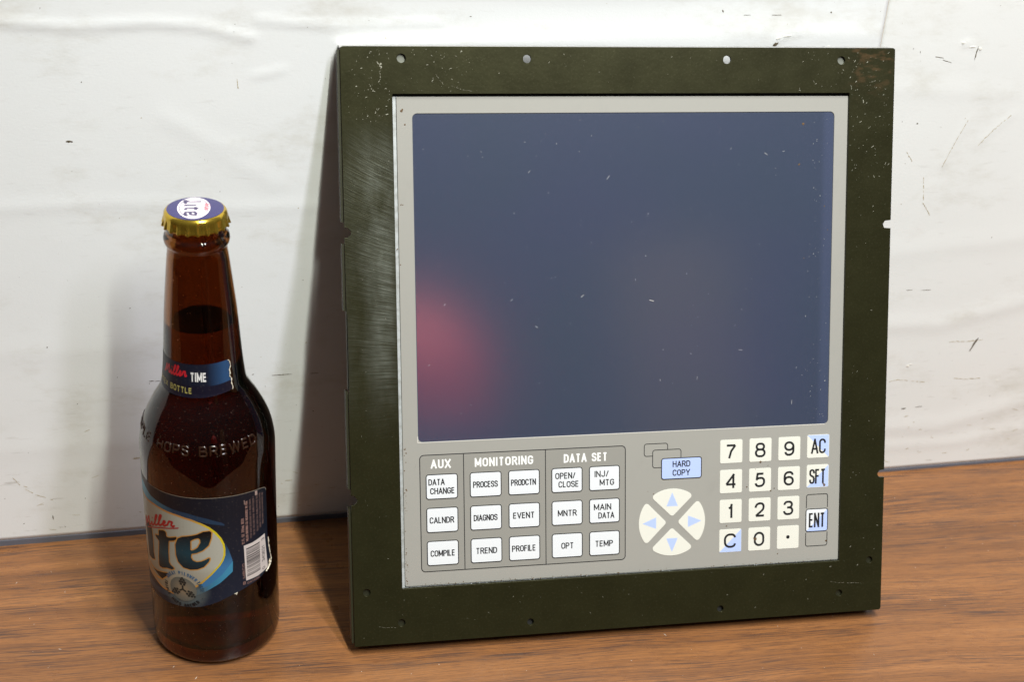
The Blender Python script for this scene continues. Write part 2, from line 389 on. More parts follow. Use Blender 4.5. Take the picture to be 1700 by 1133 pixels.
# ------------------------------------------------------------ wall of papered boards
WA = Vector((-.18038, .10674, 0)); WD = Vector((.99884, .04808, 0)); WN = Vector((.04808, -.99884, 0))
Mw = Matrix(((WD.x, -WN.x, 0, WA.x), (WD.y, -WN.y, 0, WA.y), (0, 0, 1, 0), (0, 0, 0, 1)))   # local x along, y into the wall, z up
wall = bpy.data.objects.new('wall', None); C.objects.link(wall); wall.matrix_world = Mw; tag(wall, kind='structure')
def seg_d(px, pz, a, b):
    ax, az = a; bx, bz = b; dx, dz = bx-ax, bz-az; L = dx*dx+dz*dz; t = max(0, min(1, ((px-ax)*dx+(pz-az)*dz)/L))
    ex, ez = px-ax-t*dx, pz-az-t*dz; side = 1 if (ex*-dz+ez*dx) > 0 else -1
    return math.hypot(ex, ez)*side
CRE = [([(-60, 287), (31, 285.8), (62, 283.2), (96, 285.1), (117, 283.4), (141, 277.3)], 2.2, .6), ([(144, 285.8), (180, 282.7), (230, 284)], 1.7, .5),
       ([(141, 259), (155, 261.9)], 1.5, .35), ([(-40, 196), (21, 196.3), (71, 197.5), (133, 191.9), (180, 191.7)], 4, .25),
       ([(106, 237), (120, 227), (134, 223)], 4, .25), ([(100, 240), (150, 205)], 5, .2),
       ([(484, 104.6), (530, 103), (582, 114.7), (640, 124)], 6, .5), ([(498, 33.8), (546, 31.9), (600, 45), (660, 52)], 6, .5), ([(470, 20), (560, 18), (640, 30)], 4, .35),
       ([(470, 150), (560, 156), (640, 168)], 7, .3), ([(509.8, 202), (513.8, 216), (519.6, 229.5)], 1.8, .25), ([(528.8, 213.8), (535.8, 222.3), (545, 230.6)], 2, .22),
       ([(505, 190), (500, 160)], 3, .2), ([(200, 300), (300, 296), (455, 300)], 3, .3), ([(380, 279), (455, 276)], 4, .25), ([(505.5, 271.1), (516, 268.6)], .8, .5), ([(515.6, 268.4), (515.1, 259)], .7, .5), ([(470, 247), (540, 243)], 5, .2), ([(400.5, 270), (402, 274.7), (412.5, 277)], .9, .7),
       ([(-50, 120), (60, 118), (120, 122)], 8, .2), ([(-50, 60), (50, 62), (130, 57)], 7, .2)]
def wrinkle(u, z):
    h = 0
    for pl, w, a in CRE:
        for i in range(len(pl)-1):
            if min(pl[i][0], pl[i+1][0])-4*w > u or max(pl[i][0], pl[i+1][0])+4*w < u: continue
            d = seg_d(u, z, pl[i], pl[i+1])
            if abs(d) < 4*w: h = max(h, a*math.exp(-(d/w)**2)*(1.0 if d < 0 else .8))
    return -h*(.7 if u > 460 else .85)
def sheet(name, u0, u1, m, y0, z1=420, nu=None, step=2.2):
    us = [u0+(u1-u0)*i/int((u1-u0)/step) for i in range(int((u1-u0)/step)+1)]
    zs = [i/int(z1/step) for i in range(int(z1/step)+1)]
    vs, fs = [], []
    for t in zs:
        for u in us:
            zb = 3.4-.0031*u if u < 640 else 1.4
            z = zb+(z1-zb)*t
            vs.append((u, y0+wrinkle(u, z), z))
    n = len(us)
    for j in range(len(zs)-1):
        for i in range(n-1): a = j*n+i; fs.append((a, a+1, a+n+1, a+n))
    # side faces and back
    b = len(vs); zb0 = 3.4-.0031*u0; zb1 = 3.4-.0031*min(u1, 640)
    vs += [(u0, y0+5, zb0), (u1, y0+5, zb1), (u1, y0+5, z1), (u0, y0+5, z1)]
    fs += [(b, b+3, b+2, b+1), tuple(range(n-1, -1, -1))+(b, b+1)]
    fs += [tuple(j*n for j in range(len(zs)))+(b+3, b), tuple(j*n+n-1 for j in range(len(zs)-1, -1, -1))+(b+1, b+2)]
    return pyd(name, vs, fs, m, wall, True)
sheet('board', -330, 459, m_wall, 0)
sheet('board', 459.35, 900, m_wall2, .12)
# tape covered seam edge, dark base strip
vs, fs = [], []; box(vs, fs, 459.02, 459.33, -.04, 5, 262, 420); pyd('seam', vs, fs, mat('seam_line', srgb(206, 196, 180), .9), wall)
vs, fs = [], []
for u0, u1 in ((-330, 640), (640, 900)):
    b = len(vs); za = 3.32-.0031*u0 if u0 < 640 else 1.33; zb = 3.32-.0031*u1 if u1 <= 640 else 1.33
    vs += [(u0, -.5, .02), (u1, -.5, .02), (u1, -.5, zb), (u0, -.5, za), (u0, 4.9, .02), (u1, 4.9, .02), (u1, 4.9, zb), (u0, 4.9, za)]
    fs += [(b, b+1, b+2, b+3), (b+3, b+2, b+6, b+7), (b+1, b+5, b+6, b+2), (b, b+3, b+7, b+4)]
pyd('base_strip', vs, fs, m_strip, wall)
vs, fs = [], []; box(vs, fs, -420, 960, 5.2, 30, .004, 440); pyd('wall_core', vs, fs, m_strip, wall)
# dirt, scuffs and torn bits on the paper
def blot(vs, fs, u, z, a, b, ang=0, y=-.06, n=9):
    k0 = len(vs); ca, sa = math.cos(ang), math.sin(ang); h = wrinkle(u, z)+(.12 if u > 459.35 else 0)
    vs.append((u, h+y-.06, z))
    for k in range(n):
        t = 2*math.pi*k/n; r = rng.uniform(.55, 1.15); x = a*r*math.cos(t); w = b*r*math.sin(t)
        vs.append((u+x*ca-w*sa, h+y, z+x*sa+w*ca))
    fs.extend((k0, k0+1+(k+1) % n, k0+1+k) for k in range(n))
dk = ([], []); pl = ([], []); ch = ([], [])
for u, z, a, b, g_ in [(133.5, 283.7, .5, .3, 1), (132.9, 280.3, .3, .3, 0), (166.5, 282, .3, .3, 0), (55.8, 228.5, 1.6, .8, 0), (63.6, 257.3, .8, .4, .5), (117, 217.7, .35, .3, 0), (118.4, 217, .3, .25, 0), (115, 219, .2, .2, 0),
                       (174.7, 257.1, .3, .3, 0), (28.6, 15.7, .35, 1.4, .2), (13.6, 13.3, .9, .4, .3), (34.2, 9.1, .3, .8, 0), (20.3, 58, .5, .3, 0), (84.8, 96.5, 1.3, .3, 0), (83.6, 95, .25, 1.2, 0), (87.8, 96.3, 1.4, .25, .1), (68, 99.9, .5, .4, 0),
                       (149.3, 95.5, 3.2, .28, 0), (154, 95.6, 2.4, .22, 0), (168.2, 95.2, 2.2, .22, 0), (136.2, 96.8, 1.2, .35, .3), (142.3, 89, .9, .25, 0), (162.9, 150.7, .5, .4, .5), (167.3, 71.7, .8, .4, 0), (158.4, 76.5, .5, .3, 0), (172, 61, .6, .2, 0), (165, 50, .5, .2, .4),
                       (556.6, 88.2, .9, 3.2, -.25), (555.0, 84, .5, 1.8, -.35), (519.4, 45.3, 1.6, .6, .1), (529.3, 45.8, 2.6, .3, .05), (489.3, 226.8, 1.1, .7, .2), (480.2, 228.1, .4, .6, 0), (494.2, 263.2, 2.6, .3, -.15), (499, 261, 2.8, .25, -.3), (482.5, 266.3, .4, 1.2, .3),
                       (399.6, 286.3, 2.6, .25, 0), (383.6, 286.4, 1.8, .2, 0), (370.6, 288.5, .8, 1.2, .6), (428.6, 287.5, 1.2, .6, 0), (506.2, 126, 1.8, .25, 0), (517, 125.4, 3, .25, 0), (575.7, 49.9, .4, .8, 0), (514.9, 265, .35, 3.4, 0), (401, 271.4, 1, 1.4, -.4), (131.5, 265.1, .3, .3, 0)]:
    for q in range(3 if a > 1.2 or b > 1.2 else 1):
        t = (q-1)*.6 if (a > 1.2 or b > 1.2) else 0
        uu = u+t*a*math.cos(g_)-t*(b if b > a else 0)*math.sin(g_); zz = z+t*a*math.sin(g_)+t*(b if b > a else 0)*math.cos(g_)
        blot(*dk, uu, zz, a*(.5 if q != 1 else .8), b*(.6 if q != 1 else .8), g_)
for pts in ([(11.3, 42.6), (15, 36.5), (21.5, 31.3), (30, 27)], [(547.1, 67.2), (549, 64.2), (555.2, 63.3), (566.4, 63.3)], [(509.8, 202), (512, 209), (515, 218), (519.6, 229.5)], [(540, 90), (550, 89.4), (562, 90)], [(500, 64), (512, 66), (530, 63)], [(528.8, 213.8), (535.8, 222.3), (544.6, 230.6)], [(133.6, 257), (133.9, 252.5)], [(487, 210), (492, 204)], [(500, 195), (503, 180), (509, 172)]):
    for (a0, b0), (a1, b1) in zip(pts, pts[1:]):
        n = max(2, int(math.hypot(a1-a0, b1-b0)/1.1)); ag = math.atan2(b1-b0, a1-a0)
        for k in range(n):
            t = k/n
            if rng.random() < .8: blot(*pl, a0+(a1-a0)*t, b0+(b1-b0)*t+rng.gauss(0, .12), .9, rng.uniform(.1, .32), ag)
for k in range(150):
    u = rng.uniform(-10, 640); z = rng.uniform(6, 300); s = rng.choice([.10, .13, .16, .25]); blot(*(dk if rng.random() < .45 else pl), u, z, s*rng.uniform(.8, 2.5), s, rng.uniform(0, 3), n=6)
for k in range(70):
    u = rng.choice([rng.uniform(0, 190), rng.uniform(450, 640)]); z = abs(rng.gauss(0, 26))+6; blot(*pl, u, z, rng.uniform(.4, 2.6), rng.uniform(.1, .3), rng.gauss(0, .25), n=7)
for u, z, a, b in [(402, 274.6, 1.6, .5), (407, 275.8, 2.6, .35), (506, 271, 1.3, .6), (512, 268.8, 2.4, .4), (516.6, 267.8, 1.2, .9), (515.9, 75.2, 1.4, 1.0), (517.5, 76.2, 1.1, .5), (577.9, 60.8, .6, .8), (467, 224, .5, .5), (430, 270, .8, .4)]: blot(*ch, u, z, a, b, rng.uniform(-.2, .3), y=-.18)
for nm, q, m in (('dirt', dk, m_mark), ('dirt', pl, m_mark2), ('torn_paper', ch, m_chip)):
    o = pyd(nm, q[0], q[1], m, wall); tag(o, kind='stuff')

# ------------------------------------------------------------ operator panel leaning on the wall (local mm: x right, y up the plate, z out)
LEAN = .37917; al = math.pi/2-LEAN
Mp = Matrix.Translation((0, 0, .00596)) @ Matrix.Rotation(al, 4, 'X')
panel = empty('operator_panel', Mp, 'olive metal control panel with dark screen and white keys, leaning on the white wall', 'control panel')
PW, PH = 275.93, 290.02
def notch_l(y, d, h): return [(0.5, y-h/2), (d-h/2, y-h/2, h*.35), (d, y-.3, h*.4), (d-h/2+.2, y+h/2, h*.35), (.5, y+h/2)]
left = [(.5, 0)]+notch_l(73.6, 4.2, 5.2)+[(.5, 126), (.9, 127), (.9, 164), (.5, 165)]+notch_l(203.4, 4.4, 5.0)+[(.5, PH-.6)]
right = [(PW, PH-.6), (PW, 204.6), (PW-3.2, 204.2, .9), (PW-4.2, 202.4, .9), (PW-3.4, 200.4, .9), (PW, 200.2), (PW, 75.2), (PW-2.6, 75.0, .9), (PW-3.8, 73, .9), (PW-2.8, 71.2, .9), (PW, 71)]
outline = rounded(left+[(2, PH, 0)]+[(PW-1, PH)]+right+[(PW, 1), (PW-.8, 0)], True, seg=4)
OP = [24.27, 252.46, 27.67, 268.2]
HOLES = [(28.9, 284.6, 2.2, 1), (88.9, 284.4, 2.1, 0), (188.4, 284.2, 2.1, 0), (247.7, 284.0, 2.1, 1), (6.9, 27.1, 1.95, 1), (23.7, 10.6, 1.95, 1), (88.5, 6.5, 1.8, 2), (188, 6.4, 1.8, 2), (252.6, 10.5, 1.9, 1), (269, 27.3, 1.9, 1)]
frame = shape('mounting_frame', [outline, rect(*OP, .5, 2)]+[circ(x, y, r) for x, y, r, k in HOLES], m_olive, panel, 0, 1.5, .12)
for x, y, r, k in HOLES:
    if k == 1: shape('stud', [circ(x, y, r*1.25, 20)], m_hole if y > 100 else m_olive_dark, panel, -1.55, .8, .15)
    elif k == 2: shape('stud', [circ(x, y, r*1.25, 20)], m_dark, panel, -2.0, .8, .15)
def flange(name, boxes, m):
    vs, fs = [], []
    for b in boxes: box(vs, fs, *b)
    o = pyd(name, vs, fs, m, panel); return o
for y0, y1 in ((1.5, 69), (79, 127), (166, 198), (208.3, 288.6)):
    flange('side_flange', [(-.9, .3, y0, y1, -8.2, -1.2)], m_olive_dark)
flange('side_flange', [(.45, .85, 127.6, 165.4, -8.2, -1.52)], m_olive_dark)
for y0, y1 in ((1, 70), (76, 199.5), (205, 288.6)): flange('side_flange', [(PW-1.4, PW-.1, y0, y1, -8.0, -1.52)], m_olive_dark)
pyd('top_flange', [(x, y, z) for x in (.2, PW-.6) for y, z in ((PH-.7, -1.52), (PH+.05, -1.52), (PH+1.25, -8.0), (PH+.4, -8.1))], [(0, 3, 2, 1), (4, 5, 6, 7), (1, 2, 6, 5), (0, 1, 5, 4), (0, 4, 7, 3), (3, 7, 6, 2)], m_zinc_highlight, panel)  # pale metal stands in for the highlight along this olive flange
flange('bottom_flange', [(1.2, PW-2.8, .35, 1.6, -15.9, -1.52)], m_olive_dark)
flange('rear_housing', [(20, 257, 22, 272, -7.6, -4.1)], m_dark)
# aluminium lip framing the overlay
lip = shape('lip', [[(OP[0]+.02, OP[2]+.02), (OP[1]-.02, OP[2]+.02), (OP[1]-.02, 34), (30, 34), (30, 266.9), (OP[0]+.02, 266.9)]], m_lip, panel, -2.2, 1.6)
SW = (33.6, 245.3, 100.45, 259.1)
overlay = shape('overlay', [rounded([(26.1, 28.5, .8), (252.15, 28.3, .5), (252.2, 266.6, .5), (26.4, 266.8, .5)], True, seg=3), rect(*SW, 2.4)], m_beige, panel, -1.5, .6, .06)
screen = shape('screen', [rect(SW[0]-3, SW[1]+3, SW[2]-3, SW[3]+3, 2)], m_lcd, panel, -1.86, 1.0)
stroke0 = ([], []); ribbon(*stroke0, [(26.15, 28), (26.3, 266.6)], .22, -1.9); pyd('lip_groove', *stroke0, m_dark, panel)
for y0, y1 in ((1.5, 69), (79, 127), (166, 198), (208.3, 288.6)): flange('flange_rim', [(-1.05, -.85, y0+.1, y1-.1, -8.3, -7.4)], m_zinc_highlight)
# thin dark bead and light rim round the window
vs, fs = [], []; ribbon(vs, fs, rect(SW[0]+.18, SW[1]-.18, SW[2]+.18, SW[3]-.18, 2.2), .36, -1.84, True); pyd('screen_bead', vs, fs, mat('bead', srgb(62, 68, 84), .4), panel)
vs, fs = [], []; ribbon(vs, fs, [(SW[0]-.1, SW[2]+3), (SW[0]-.1, SW[2]-.05), (SW[1]-2, SW[2]-.05)], .28, -1.46); pyd('window_edge', vs, fs, mat('window_edge_plastic', srgb(226, 222, 212), .35), panel)
Z0 = -1.5
def stroke(name, lines, m, parent, w, z, closed=True):
    vs, fs = [], []
    for k, l in enumerate(lines): ribbon(vs, fs, l, w, z+k*.004, closed)
    return pyd(name, vs, fs, m, parent)
# the three printed groups
for x0, x1 in ((34.4, 55.65), (56.05, 96.7), (97.1, 137.6)):
    r0 = 1.9 if x0 < 40 else 0; r1 = 1.9 if x1 > 130 else 0
    pl_ = rounded([(x0, 35.4, r0), (x1, 35.4, r1), (x1, 93.8, r1), (x0, 93.8, r0)], True)
    shape('key_field', [pl_], m_grey, panel, Z0+.03, .06)
stroke('field_outline', [rounded([(34.25, 35.3, 2), (137.8, 35.3, 2), (137.8, 94.0, 2), (34.25, 94.0, 2)])], m_ink, panel, .42, Z0+.06)
stroke('divider', [[(55.85, 35.4), (55.85, 93.9)]], m_ink, panel, .4, Z0+.07, False)
stroke('divider', [[(96.9, 35.4), (96.9, 93.9)]], m_ink, panel, .4, Z0+.07, False)
for s, x0, x1, y in (('AUX', 39.6, 49.5, 87.2), ('MONITORING', 61.4, 90.7, 87.0), ('DATA SET', 106.2, 128.5, 86.8)):
    vs, fs = text2d(s, x0, x1, y, 4.4, .84, .40, Z0+.07); pyd('heading', vs, fs, m_white, panel)
def key(x, y, w, h, r, m, legends, outline=True, pen=.51, tri=None, name='key'):
    k = shape(name, [rect(x-w/2, x+w/2, y-h/2, y+h/2, r)], m, panel, Z0+.16, .22, .05)
    if tri:
        shape('corner', [rounded([tri_p for tri_p in tri])], m_keyb, k, Z0+.175, .03)
    if outline: stroke('outline', [rect(x-w/2, x+w/2, y-h/2, y+h/2, r+.1)], m_ink, k, .44, Z0+.175)
    for s, x0, x1, yb, hh, *rest in legends:
        vs, fs = text2d(s, x0, x1, yb, hh, rest[0] if rest else pen, rest[1] if len(rest) > 1 else .26, Z0+.19); pyd('legend', vs, fs, m_ink, k)
    return k
KX = [44.95, 66.75, 86.0, 107.8, 127.0]; KY = [78.05, 61.25, 44.5]
H = 3.15
LG = {(0, 0): [('DATA', 38.3, 46.4, 78.8, H), ('CHANGE', 39.1, 51.3, 74.3, H)], (0, 1): [('CALNDR', 38.6, 50.8, 59.6, H)], (0, 2): [('COMPILE', 38.8, 51.0, 42.8, H)],
      (1, 0): [('PROCESS', 60.4, 72.8, 76.5, H)], (1, 1): [('DIAGNOS', 60.5, 72.5, 59.6, H)], (1, 2): [('TREND', 61.4, 72.1, 42.8, H)],
      (2, 0): [('PRODCTN', 79.4, 92.0, 76.5, H)], (2, 1): [('EVENT', 80.3, 91.2, 59.7, H)], (2, 2): [('PROFILE', 79.6, 91.7, 42.8, H)],
      (3, 0): [('OPEN/', 101.8, 112.1, 78.7, H), ('CLOSE', 103.4, 113.8, 74.3, H)], (3, 1): [('MNTR', 103.0, 112.7, 59.6, H)], (3, 2): [('OPT', 104.7, 111.1, 42.8, H)],
      (4, 0): [('INJ/', 121.9, 129.2, 78.7, H), ('MTG', 124.5, 132.0, 74.3, H)], (4, 1): [('MAIN', 121.5, 130.5, 61.7, H), ('DATA', 123.8, 132.1, 57.3, H)], (4, 2): [('TEMP', 122.1, 131.4, 42.8, H)]}
for (i, j), lg in LG.items(): key(KX[i], KY[j], 15.4, 12.2, 1.1, m_keyw, lg)
NX = [193.35, 208.9, 224.45]; NY = [88.45, 72.85, 57.25, 41.75]
for j, row in enumerate(('789', '456', '123', 'C0.')):
    for i, ch_ in enumerate(row):
        x, y = NX[i], NY[j]
        if ch_ == '.':
            k = shape('key', [rect(x-5.85, x+5.85, y-6, y+6, .8)], m_keyc, panel, Z0+.16, .22, .05)
            shape('legend', [circ(x, y+.1, .95, 20)], m_ink, k, Z0+.2, .02); continue
        w = {'1': 2.8, 'C': 6.7, '0': 5.7, '4': 5.9}.get(ch_, 5.5); cx = x-.1 if ch_ != '1' else x-.2
        tri = [(x-5.8, y-5.9), (x+5.8, y-5.9), (x+5.8, y+5.9)] if ch_ == 'C' else None
        key(x, y, 11.7, 12, .8, m_keyc, [(ch_.lower(), cx-w/2, cx+w/2, y-3.8, 7.6, 1.12)], False, tri=tri)
x = 240.05
key(x, 88.95, 11.9, 12, .9, m_keyc, [('AC', 236.2, 244.2, 85.1, 7.8, 1.0, .26)], False, tri=[(x-5.8, 94.8), (x+5.8, 83.1), (x+5.8, 94.8)])
key(x, 73.25, 11.9, 11.9, .9, m_keyc, [('SFT', 235.5, 244.5, 69.2, 7.8, .98, .30)], False, tri=[(x-5.8, 67.5), (x+5.8, 67.5), (x+5.8, 79.0)])
key(x, 49.95, 11.8, 11.9, 1.1, m_keyw, [('ENT', 235.7, 244.6, 46.1, 7.7, .96, .32)], True, tri=[(x-5.7, 44.2), (x+5.7, 44.2), (x+5.7, 55.7)])
stroke('enter_frame', [rounded([(234.3, 56.5), (234.3, 63.6, 1.1), (245.8, 63.6, 1.1), (245.8, 56.5)], False)], m_ink, panel, .4, Z0+.05, False)
stroke('enter_frame', [rounded([(234.2, 43.4), (234.2, 36.2, 1.1), (245.9, 36.2, 1.1), (245.9, 43.4)], False)], m_ink, panel, .4, Z0+.05, False)
key(167.1, 81.1, 20.9, 10.7, 1.1, m_keyb, [('HARD', 162.4, 171.7, 81.8, H), ('COPY', 162.4, 171.6, 77.3, H)])
stroke('copy_mark', [rounded([(159.8, 91.0), (159.8, 94.3, 1.2), (147.6, 94.3, 1.2), (147.6, 88, 1.2), (151.9, 88)], False)], m_ink, panel, .36, Z0+.05, False)
stroke('copy_mark', [rounded([(166.8, 86.6), (166.8, 91.0, 1.2), (152.0, 91.0, 1.2), (152.0, 81.9, 1.2), (156.6, 81.9)], False)], m_ink, panel, .36, Z0+.05, False)
# arrow pad
for q in range(4):
    a = q*math.pi/2
    pts = [(0, 3.0, 1.2), (10.6, 13.4, 1.3)]
    arc = [(17.5*math.sin(t), 17.5*math.cos(t)-.1) for t in [rad(34-6.8*k) for k in range(11)]]
    pts = [(0, 2.9, 1.3), (11.0, 13.6, 1.5)]+[(p[0], p[1]) for p in arc[1:-1]]+[(-11.0, 13.6, 1.5)]
    rot = lambda p: (162.3+p[0]*math.cos(a)-p[1]*math.sin(a), 53.25+p[0]*math.sin(a)+p[1]*math.cos(a))+tuple(p[2:])
    k = shape('arrow_key', [rounded([rot(p) for p in pts], True)], m_keyc, panel, Z0+.16, .22, .05)
    shape('arrow', [[rot(p) for p in [(0, 15.5), (-2.95, 8.4), (2.95, 8.4)]]], m_keyb, k, Z0+.185, .03)
# rust specks and grime, scratches, lint
def slivers(name, n, area, m, smin, smax, z, parent=panel, aspect=(2, 9), avoid=None, lift=.02):
    vs, fs = [], []
    for _ in range(n):
        x, y = area(); l = rng.uniform(smin, smax)*rng.choice([.4, .6, 1]); w = l/rng.uniform(*aspect); a = rng.gauss(0, .5)+rng.choice([0, 1.57, .6])
        if avoid and avoid(x, y): continue
        k = rng.randint(1, 3); px, py = x, y; pts = [(x, y)]
        for _k in range(k): px += l/k*math.cos(a); py += l/k*math.sin(a); a += rng.gauss(0, .5); pts.append((px, py))
        if avoid and (avoid(px, py)): continue
        b = len(vs); ribbon(vs, fs, pts, max(.07, w), z)
        for v in range(b, len(vs)): vs[v] = (vs[v][0], vs[v][1], vs[v][2]+lift*((v-b) % 2))
    o = pyd(name, vs, fs, m, parent); tag(o, kind='stuff'); return o
inop = lambda x, y: (OP[0]-.5 < x < OP[1]+.5 and OP[2]-.5 < y < OP[3]+.5) or x < 3.5 or x > PW-1.5 or y < 1 or y > PH-1 or any((x-hx)**2+(y-hy)**2 < 9 for hx, hy, _, _ in HOLES)
slivers('scratch', 620, lambda: (rng.uniform(2, PW-2), rng.uniform(1, PH-1)), m_scr, .2, 1.0, .012, avoid=inop)
slivers('scratch', 130, lambda: (rng.uniform(2, 60), rng.uniform(255, PH-1)), m_scr, .2, 1.2, .012, avoid=inop)
slivers('scratch', 150, lambda: (rng.uniform(225, PW-2), rng.uniform(225, PH-1)), m_scr, .2, 1.6, .012, avoid=inop)
vs, fs = [], []
for pts, w in (([(17.2, 283), (18.6, 281.6), (19.2, 280.2), (18.6, 278), (19, 275.5), (17.6, 273)], .35), ([(18.5, 282), (20, 279.6)], .9), ([(14, 272), (15.2, 269.4), (17, 269.2)], .3), ([(247, 17), (252, 16), (258, 15.6), (266, 14.9)], .18), ([(45, 277), (48.5, 272.5)], .14), ([(52, 271.8), (57, 270.2), (62, 269.3)], .14), ([(12, 9.5), (16, 8.6), (21, 8.4)], .16), ([(266, 274), (262.5, 273.2)], .22), ([(253, 273), (253.3, 270)], .3), ([(31.5, 88), (33, 91)], .12)):
    for (xa, ya), (xb, yb) in zip(pts, pts[1:]):
        n = max(2, int(math.hypot(xb-xa, yb-ya)/.45))
        for k in range(n):
            if rng.random() < .30: continue
            t0 = k/n; t1 = min(1, (k+rng.uniform(.5, 1.3))/n); j = lambda: rng.gauss(0, .08+w*.25)
            b_ = len(vs); ribbon(vs, fs, [(xa+(xb-xa)*t0+j(), ya+(yb-ya)*t0+j()), (xa+(xb-xa)*t1+j(), ya+(yb-ya)*t1+j())], w*rng.uniform(.3, .9), .012+.002*(k % 4))
o = pyd('scratch', vs, fs, m_scr, panel); tag(o, kind='stuff')
slivers('lint', 120, lambda: (rng.uniform(36, 243), rng.uniform(103, 256)), m_lint, .15, .7, -1.83)
slivers('lint', 26, lambda: (rng.uniform(36, 243), rng.uniform(103, 256)), m_lint, 1.0, 2.4, -1.83, aspect=(10, 20))
slivers('lint', 60, lambda: (rng.uniform(232, 243), rng.uniform(103, 256)), m_lint, .15, .6, -1.83)
vs, fs = [], []
def speck(x, y, r, z):
    b = len(vs); n = 8; vs.append((x, y, z+.12))
    for k in range(n): t = 6.283*k/n; q = r*rng.uniform(.6, 1.2); vs.append((x+q*math.cos(t), y+q*math.sin(t), z+.01))
    fs.extend((b, b+1+k, b+1+(k+1) % n) for k in range(n))
for x, y, r in ((28.6, 260.2, .8), (29.2, 260.8, .5), (30.1, 253.8, .45), (27.6, 216.1, .4), (28.4, 216, .35), (149.3, 262.3, .55), (109.7, 263.6, .5), (208.9, 82.2, .6), (213.1, 80.2, .25), (201.9, 69.6, .35), (214.7, 67, .45), (216.6, 68, .35), (206.5, 78.6, .25), (191.2, 49.6, .35), (206.9, 41.7, .9), (206, 42.3, .5), (243.6, 68.4, .75), (243.2, 69.2, .5), (245.4, 38.7, .5), (219, 33.4, .3), (152.5, 68.4, .35), (149.6, 69.7, .2), (229, 253, .7), (227.2, 233, .6), (241, 212, .35), (243, 200, .3), (230.6, 186, .3), (25.4, 195, .35), (26.8, 187.5, .4)):
    speck(x, y, r, -1.28 if (x > 185 and y < 96) else (-1.84 if SW[0] < x < SW[1] and y > SW[2] else -1.49))
for k in range(120):
    e = rng.random()**.8
    x, y = (rng.uniform(26, 252), 28.3+abs(rng.gauss(0, .5))) if e < .8 else (26.5+abs(rng.gauss(0, .8)), rng.uniform(28, 100))
    speck(x, y, rng.uniform(.08, .38), -1.49)
o = pyd('rust', vs, fs, m_rust, panel); tag(o, kind='stuff')
vs, fs = [], []
for k in range(60): speck(rng.uniform(26, 252), 27.9+rng.uniform(-.2, .4), rng.uniform(.08, .28), -1.58)
o = pyd('chipped_edge', vs, fs, m_lip, panel); tag(o, kind='stuff')

# ------------------------------------------------------------ beer bottle
BX, BY = -.0660, .0305
TH0 = rad(-87.74)
bottle = empty('beer_bottle', Matrix.Translation((BX, BY, 0)), 'brown glass beer bottle with gold cap and torn dark blue label, on the desk', 'bottle')
PROF = [(0, 26.0), (.5, 27.6), (1.6, 29.4), (3.2, 30.4), (6, 30.8), (13, 30.9), (30, 30.85), (63, 30.75), (80, 30.8), (93, 30.9), (106, 31.0), (112, 30.95), (115.5, 30.65), (120, 29.9), (124, 28.8), (128.2, 27.2), (132.4, 25.2), (136, 23.3), (139, 21.5), (141.5, 20.2), (144, 19.1), (147, 18.5), (151, 18.1), (156.3, 17.6), (165, 17.0), (180.5, 15.95), (196.3, 14.4), (206, 13.4), (209.5, 12.95), (211.5, 12.9), (212.6, 13.1), (213.4, 13.7), (214.6, 14.05), (216, 14.1), (217.3, 13.7), (218.2, 13.1), (219.5, 12.8), (222, 12.8), (226.5, 12.6), (227.6, 11.8), (227.8, 10.5)]
def rprof(z):
    for (z0, r0), (z1, r1) in zip(PROF, PROF[1:]):
        if z0 <= z <= z1: return r0+(r1-r0)*(z-z0)/(z1-z0)
    return PROF[0][1] if z < 0 else PROF[-1][1]
def smooth_prof(P, n=4):
    out = []
    for i in range(len(P)-1):
        p0 = P[max(0, i-1)]; p1 = P[i]; p2 = P[i+1]; p3 = P[min(len(P)-1, i+2)]
        for k in range(n):
            t = k/n
            f = lambda a, b, c, d: .5*((2*b)+(-a+c)*t+(2*a-5*b+4*c-d)*t*t+(-a+3*b-3*c+d)*t**3)
            out.append((f(p0[0], p1[0], p2[0], p3[0]), f(p0[1], p1[1], p2[1], p3[1])))
    out.append(P[-1]); return out
PS = smooth_prof(PROF, 3)
def lathe(name, prof, m, parent, n=96, smooth=True, close=False, extra=None):
    vs, fs = [], []
    for z, r in prof:
        for k in range(n): t = 2*math.pi*k/n; vs.append((r*math.cos(t), r*math.sin(t), z))
    for j in range(len(prof)-1):
        for k in range(n): fs.append((j*n+k, j*n+(k+1) % n, (j+1)*n+(k+1) % n, (j+1)*n+k))
    if close:
        fs.append(tuple(range(n))[::-1]); fs.append(tuple((len(prof)-1)*n+k for k in range(n)))
    return pyd(name, vs, fs, m, parent, smooth)
LV = 175.5
def inner(z):
    th = 2.6 if z > 150 else (2.6+.5*(150-z)/40 if z > 110 else 3.0)
    return max(7.5, rprof(z)-th) if z < 205 else max(9.2, rprof(min(z, 206))-3.2)
up = [(z, inner(z)) for z in [LV+i*(226.5-LV)/14 for i in range(15)]]
lowz = [9, 10, 12, 16]+[16+i*(LV-16)/44 for i in range(1, 45)]
low = [(7.5, .3), (6.8, 12), (6.8, 20), (7.4, 24), (8.2, 26.2)]+[(z, inner(z)-(1.2 if z < 10 else .3 if z < 13 else 0)) for z in lowz]
glass_prof = [(2.2, .3), (2.0, 12), (1.2, 20), (.25, 24.5)]+PS+list(reversed(up))
lathe('glass', glass_prof, m_glass, bottle)
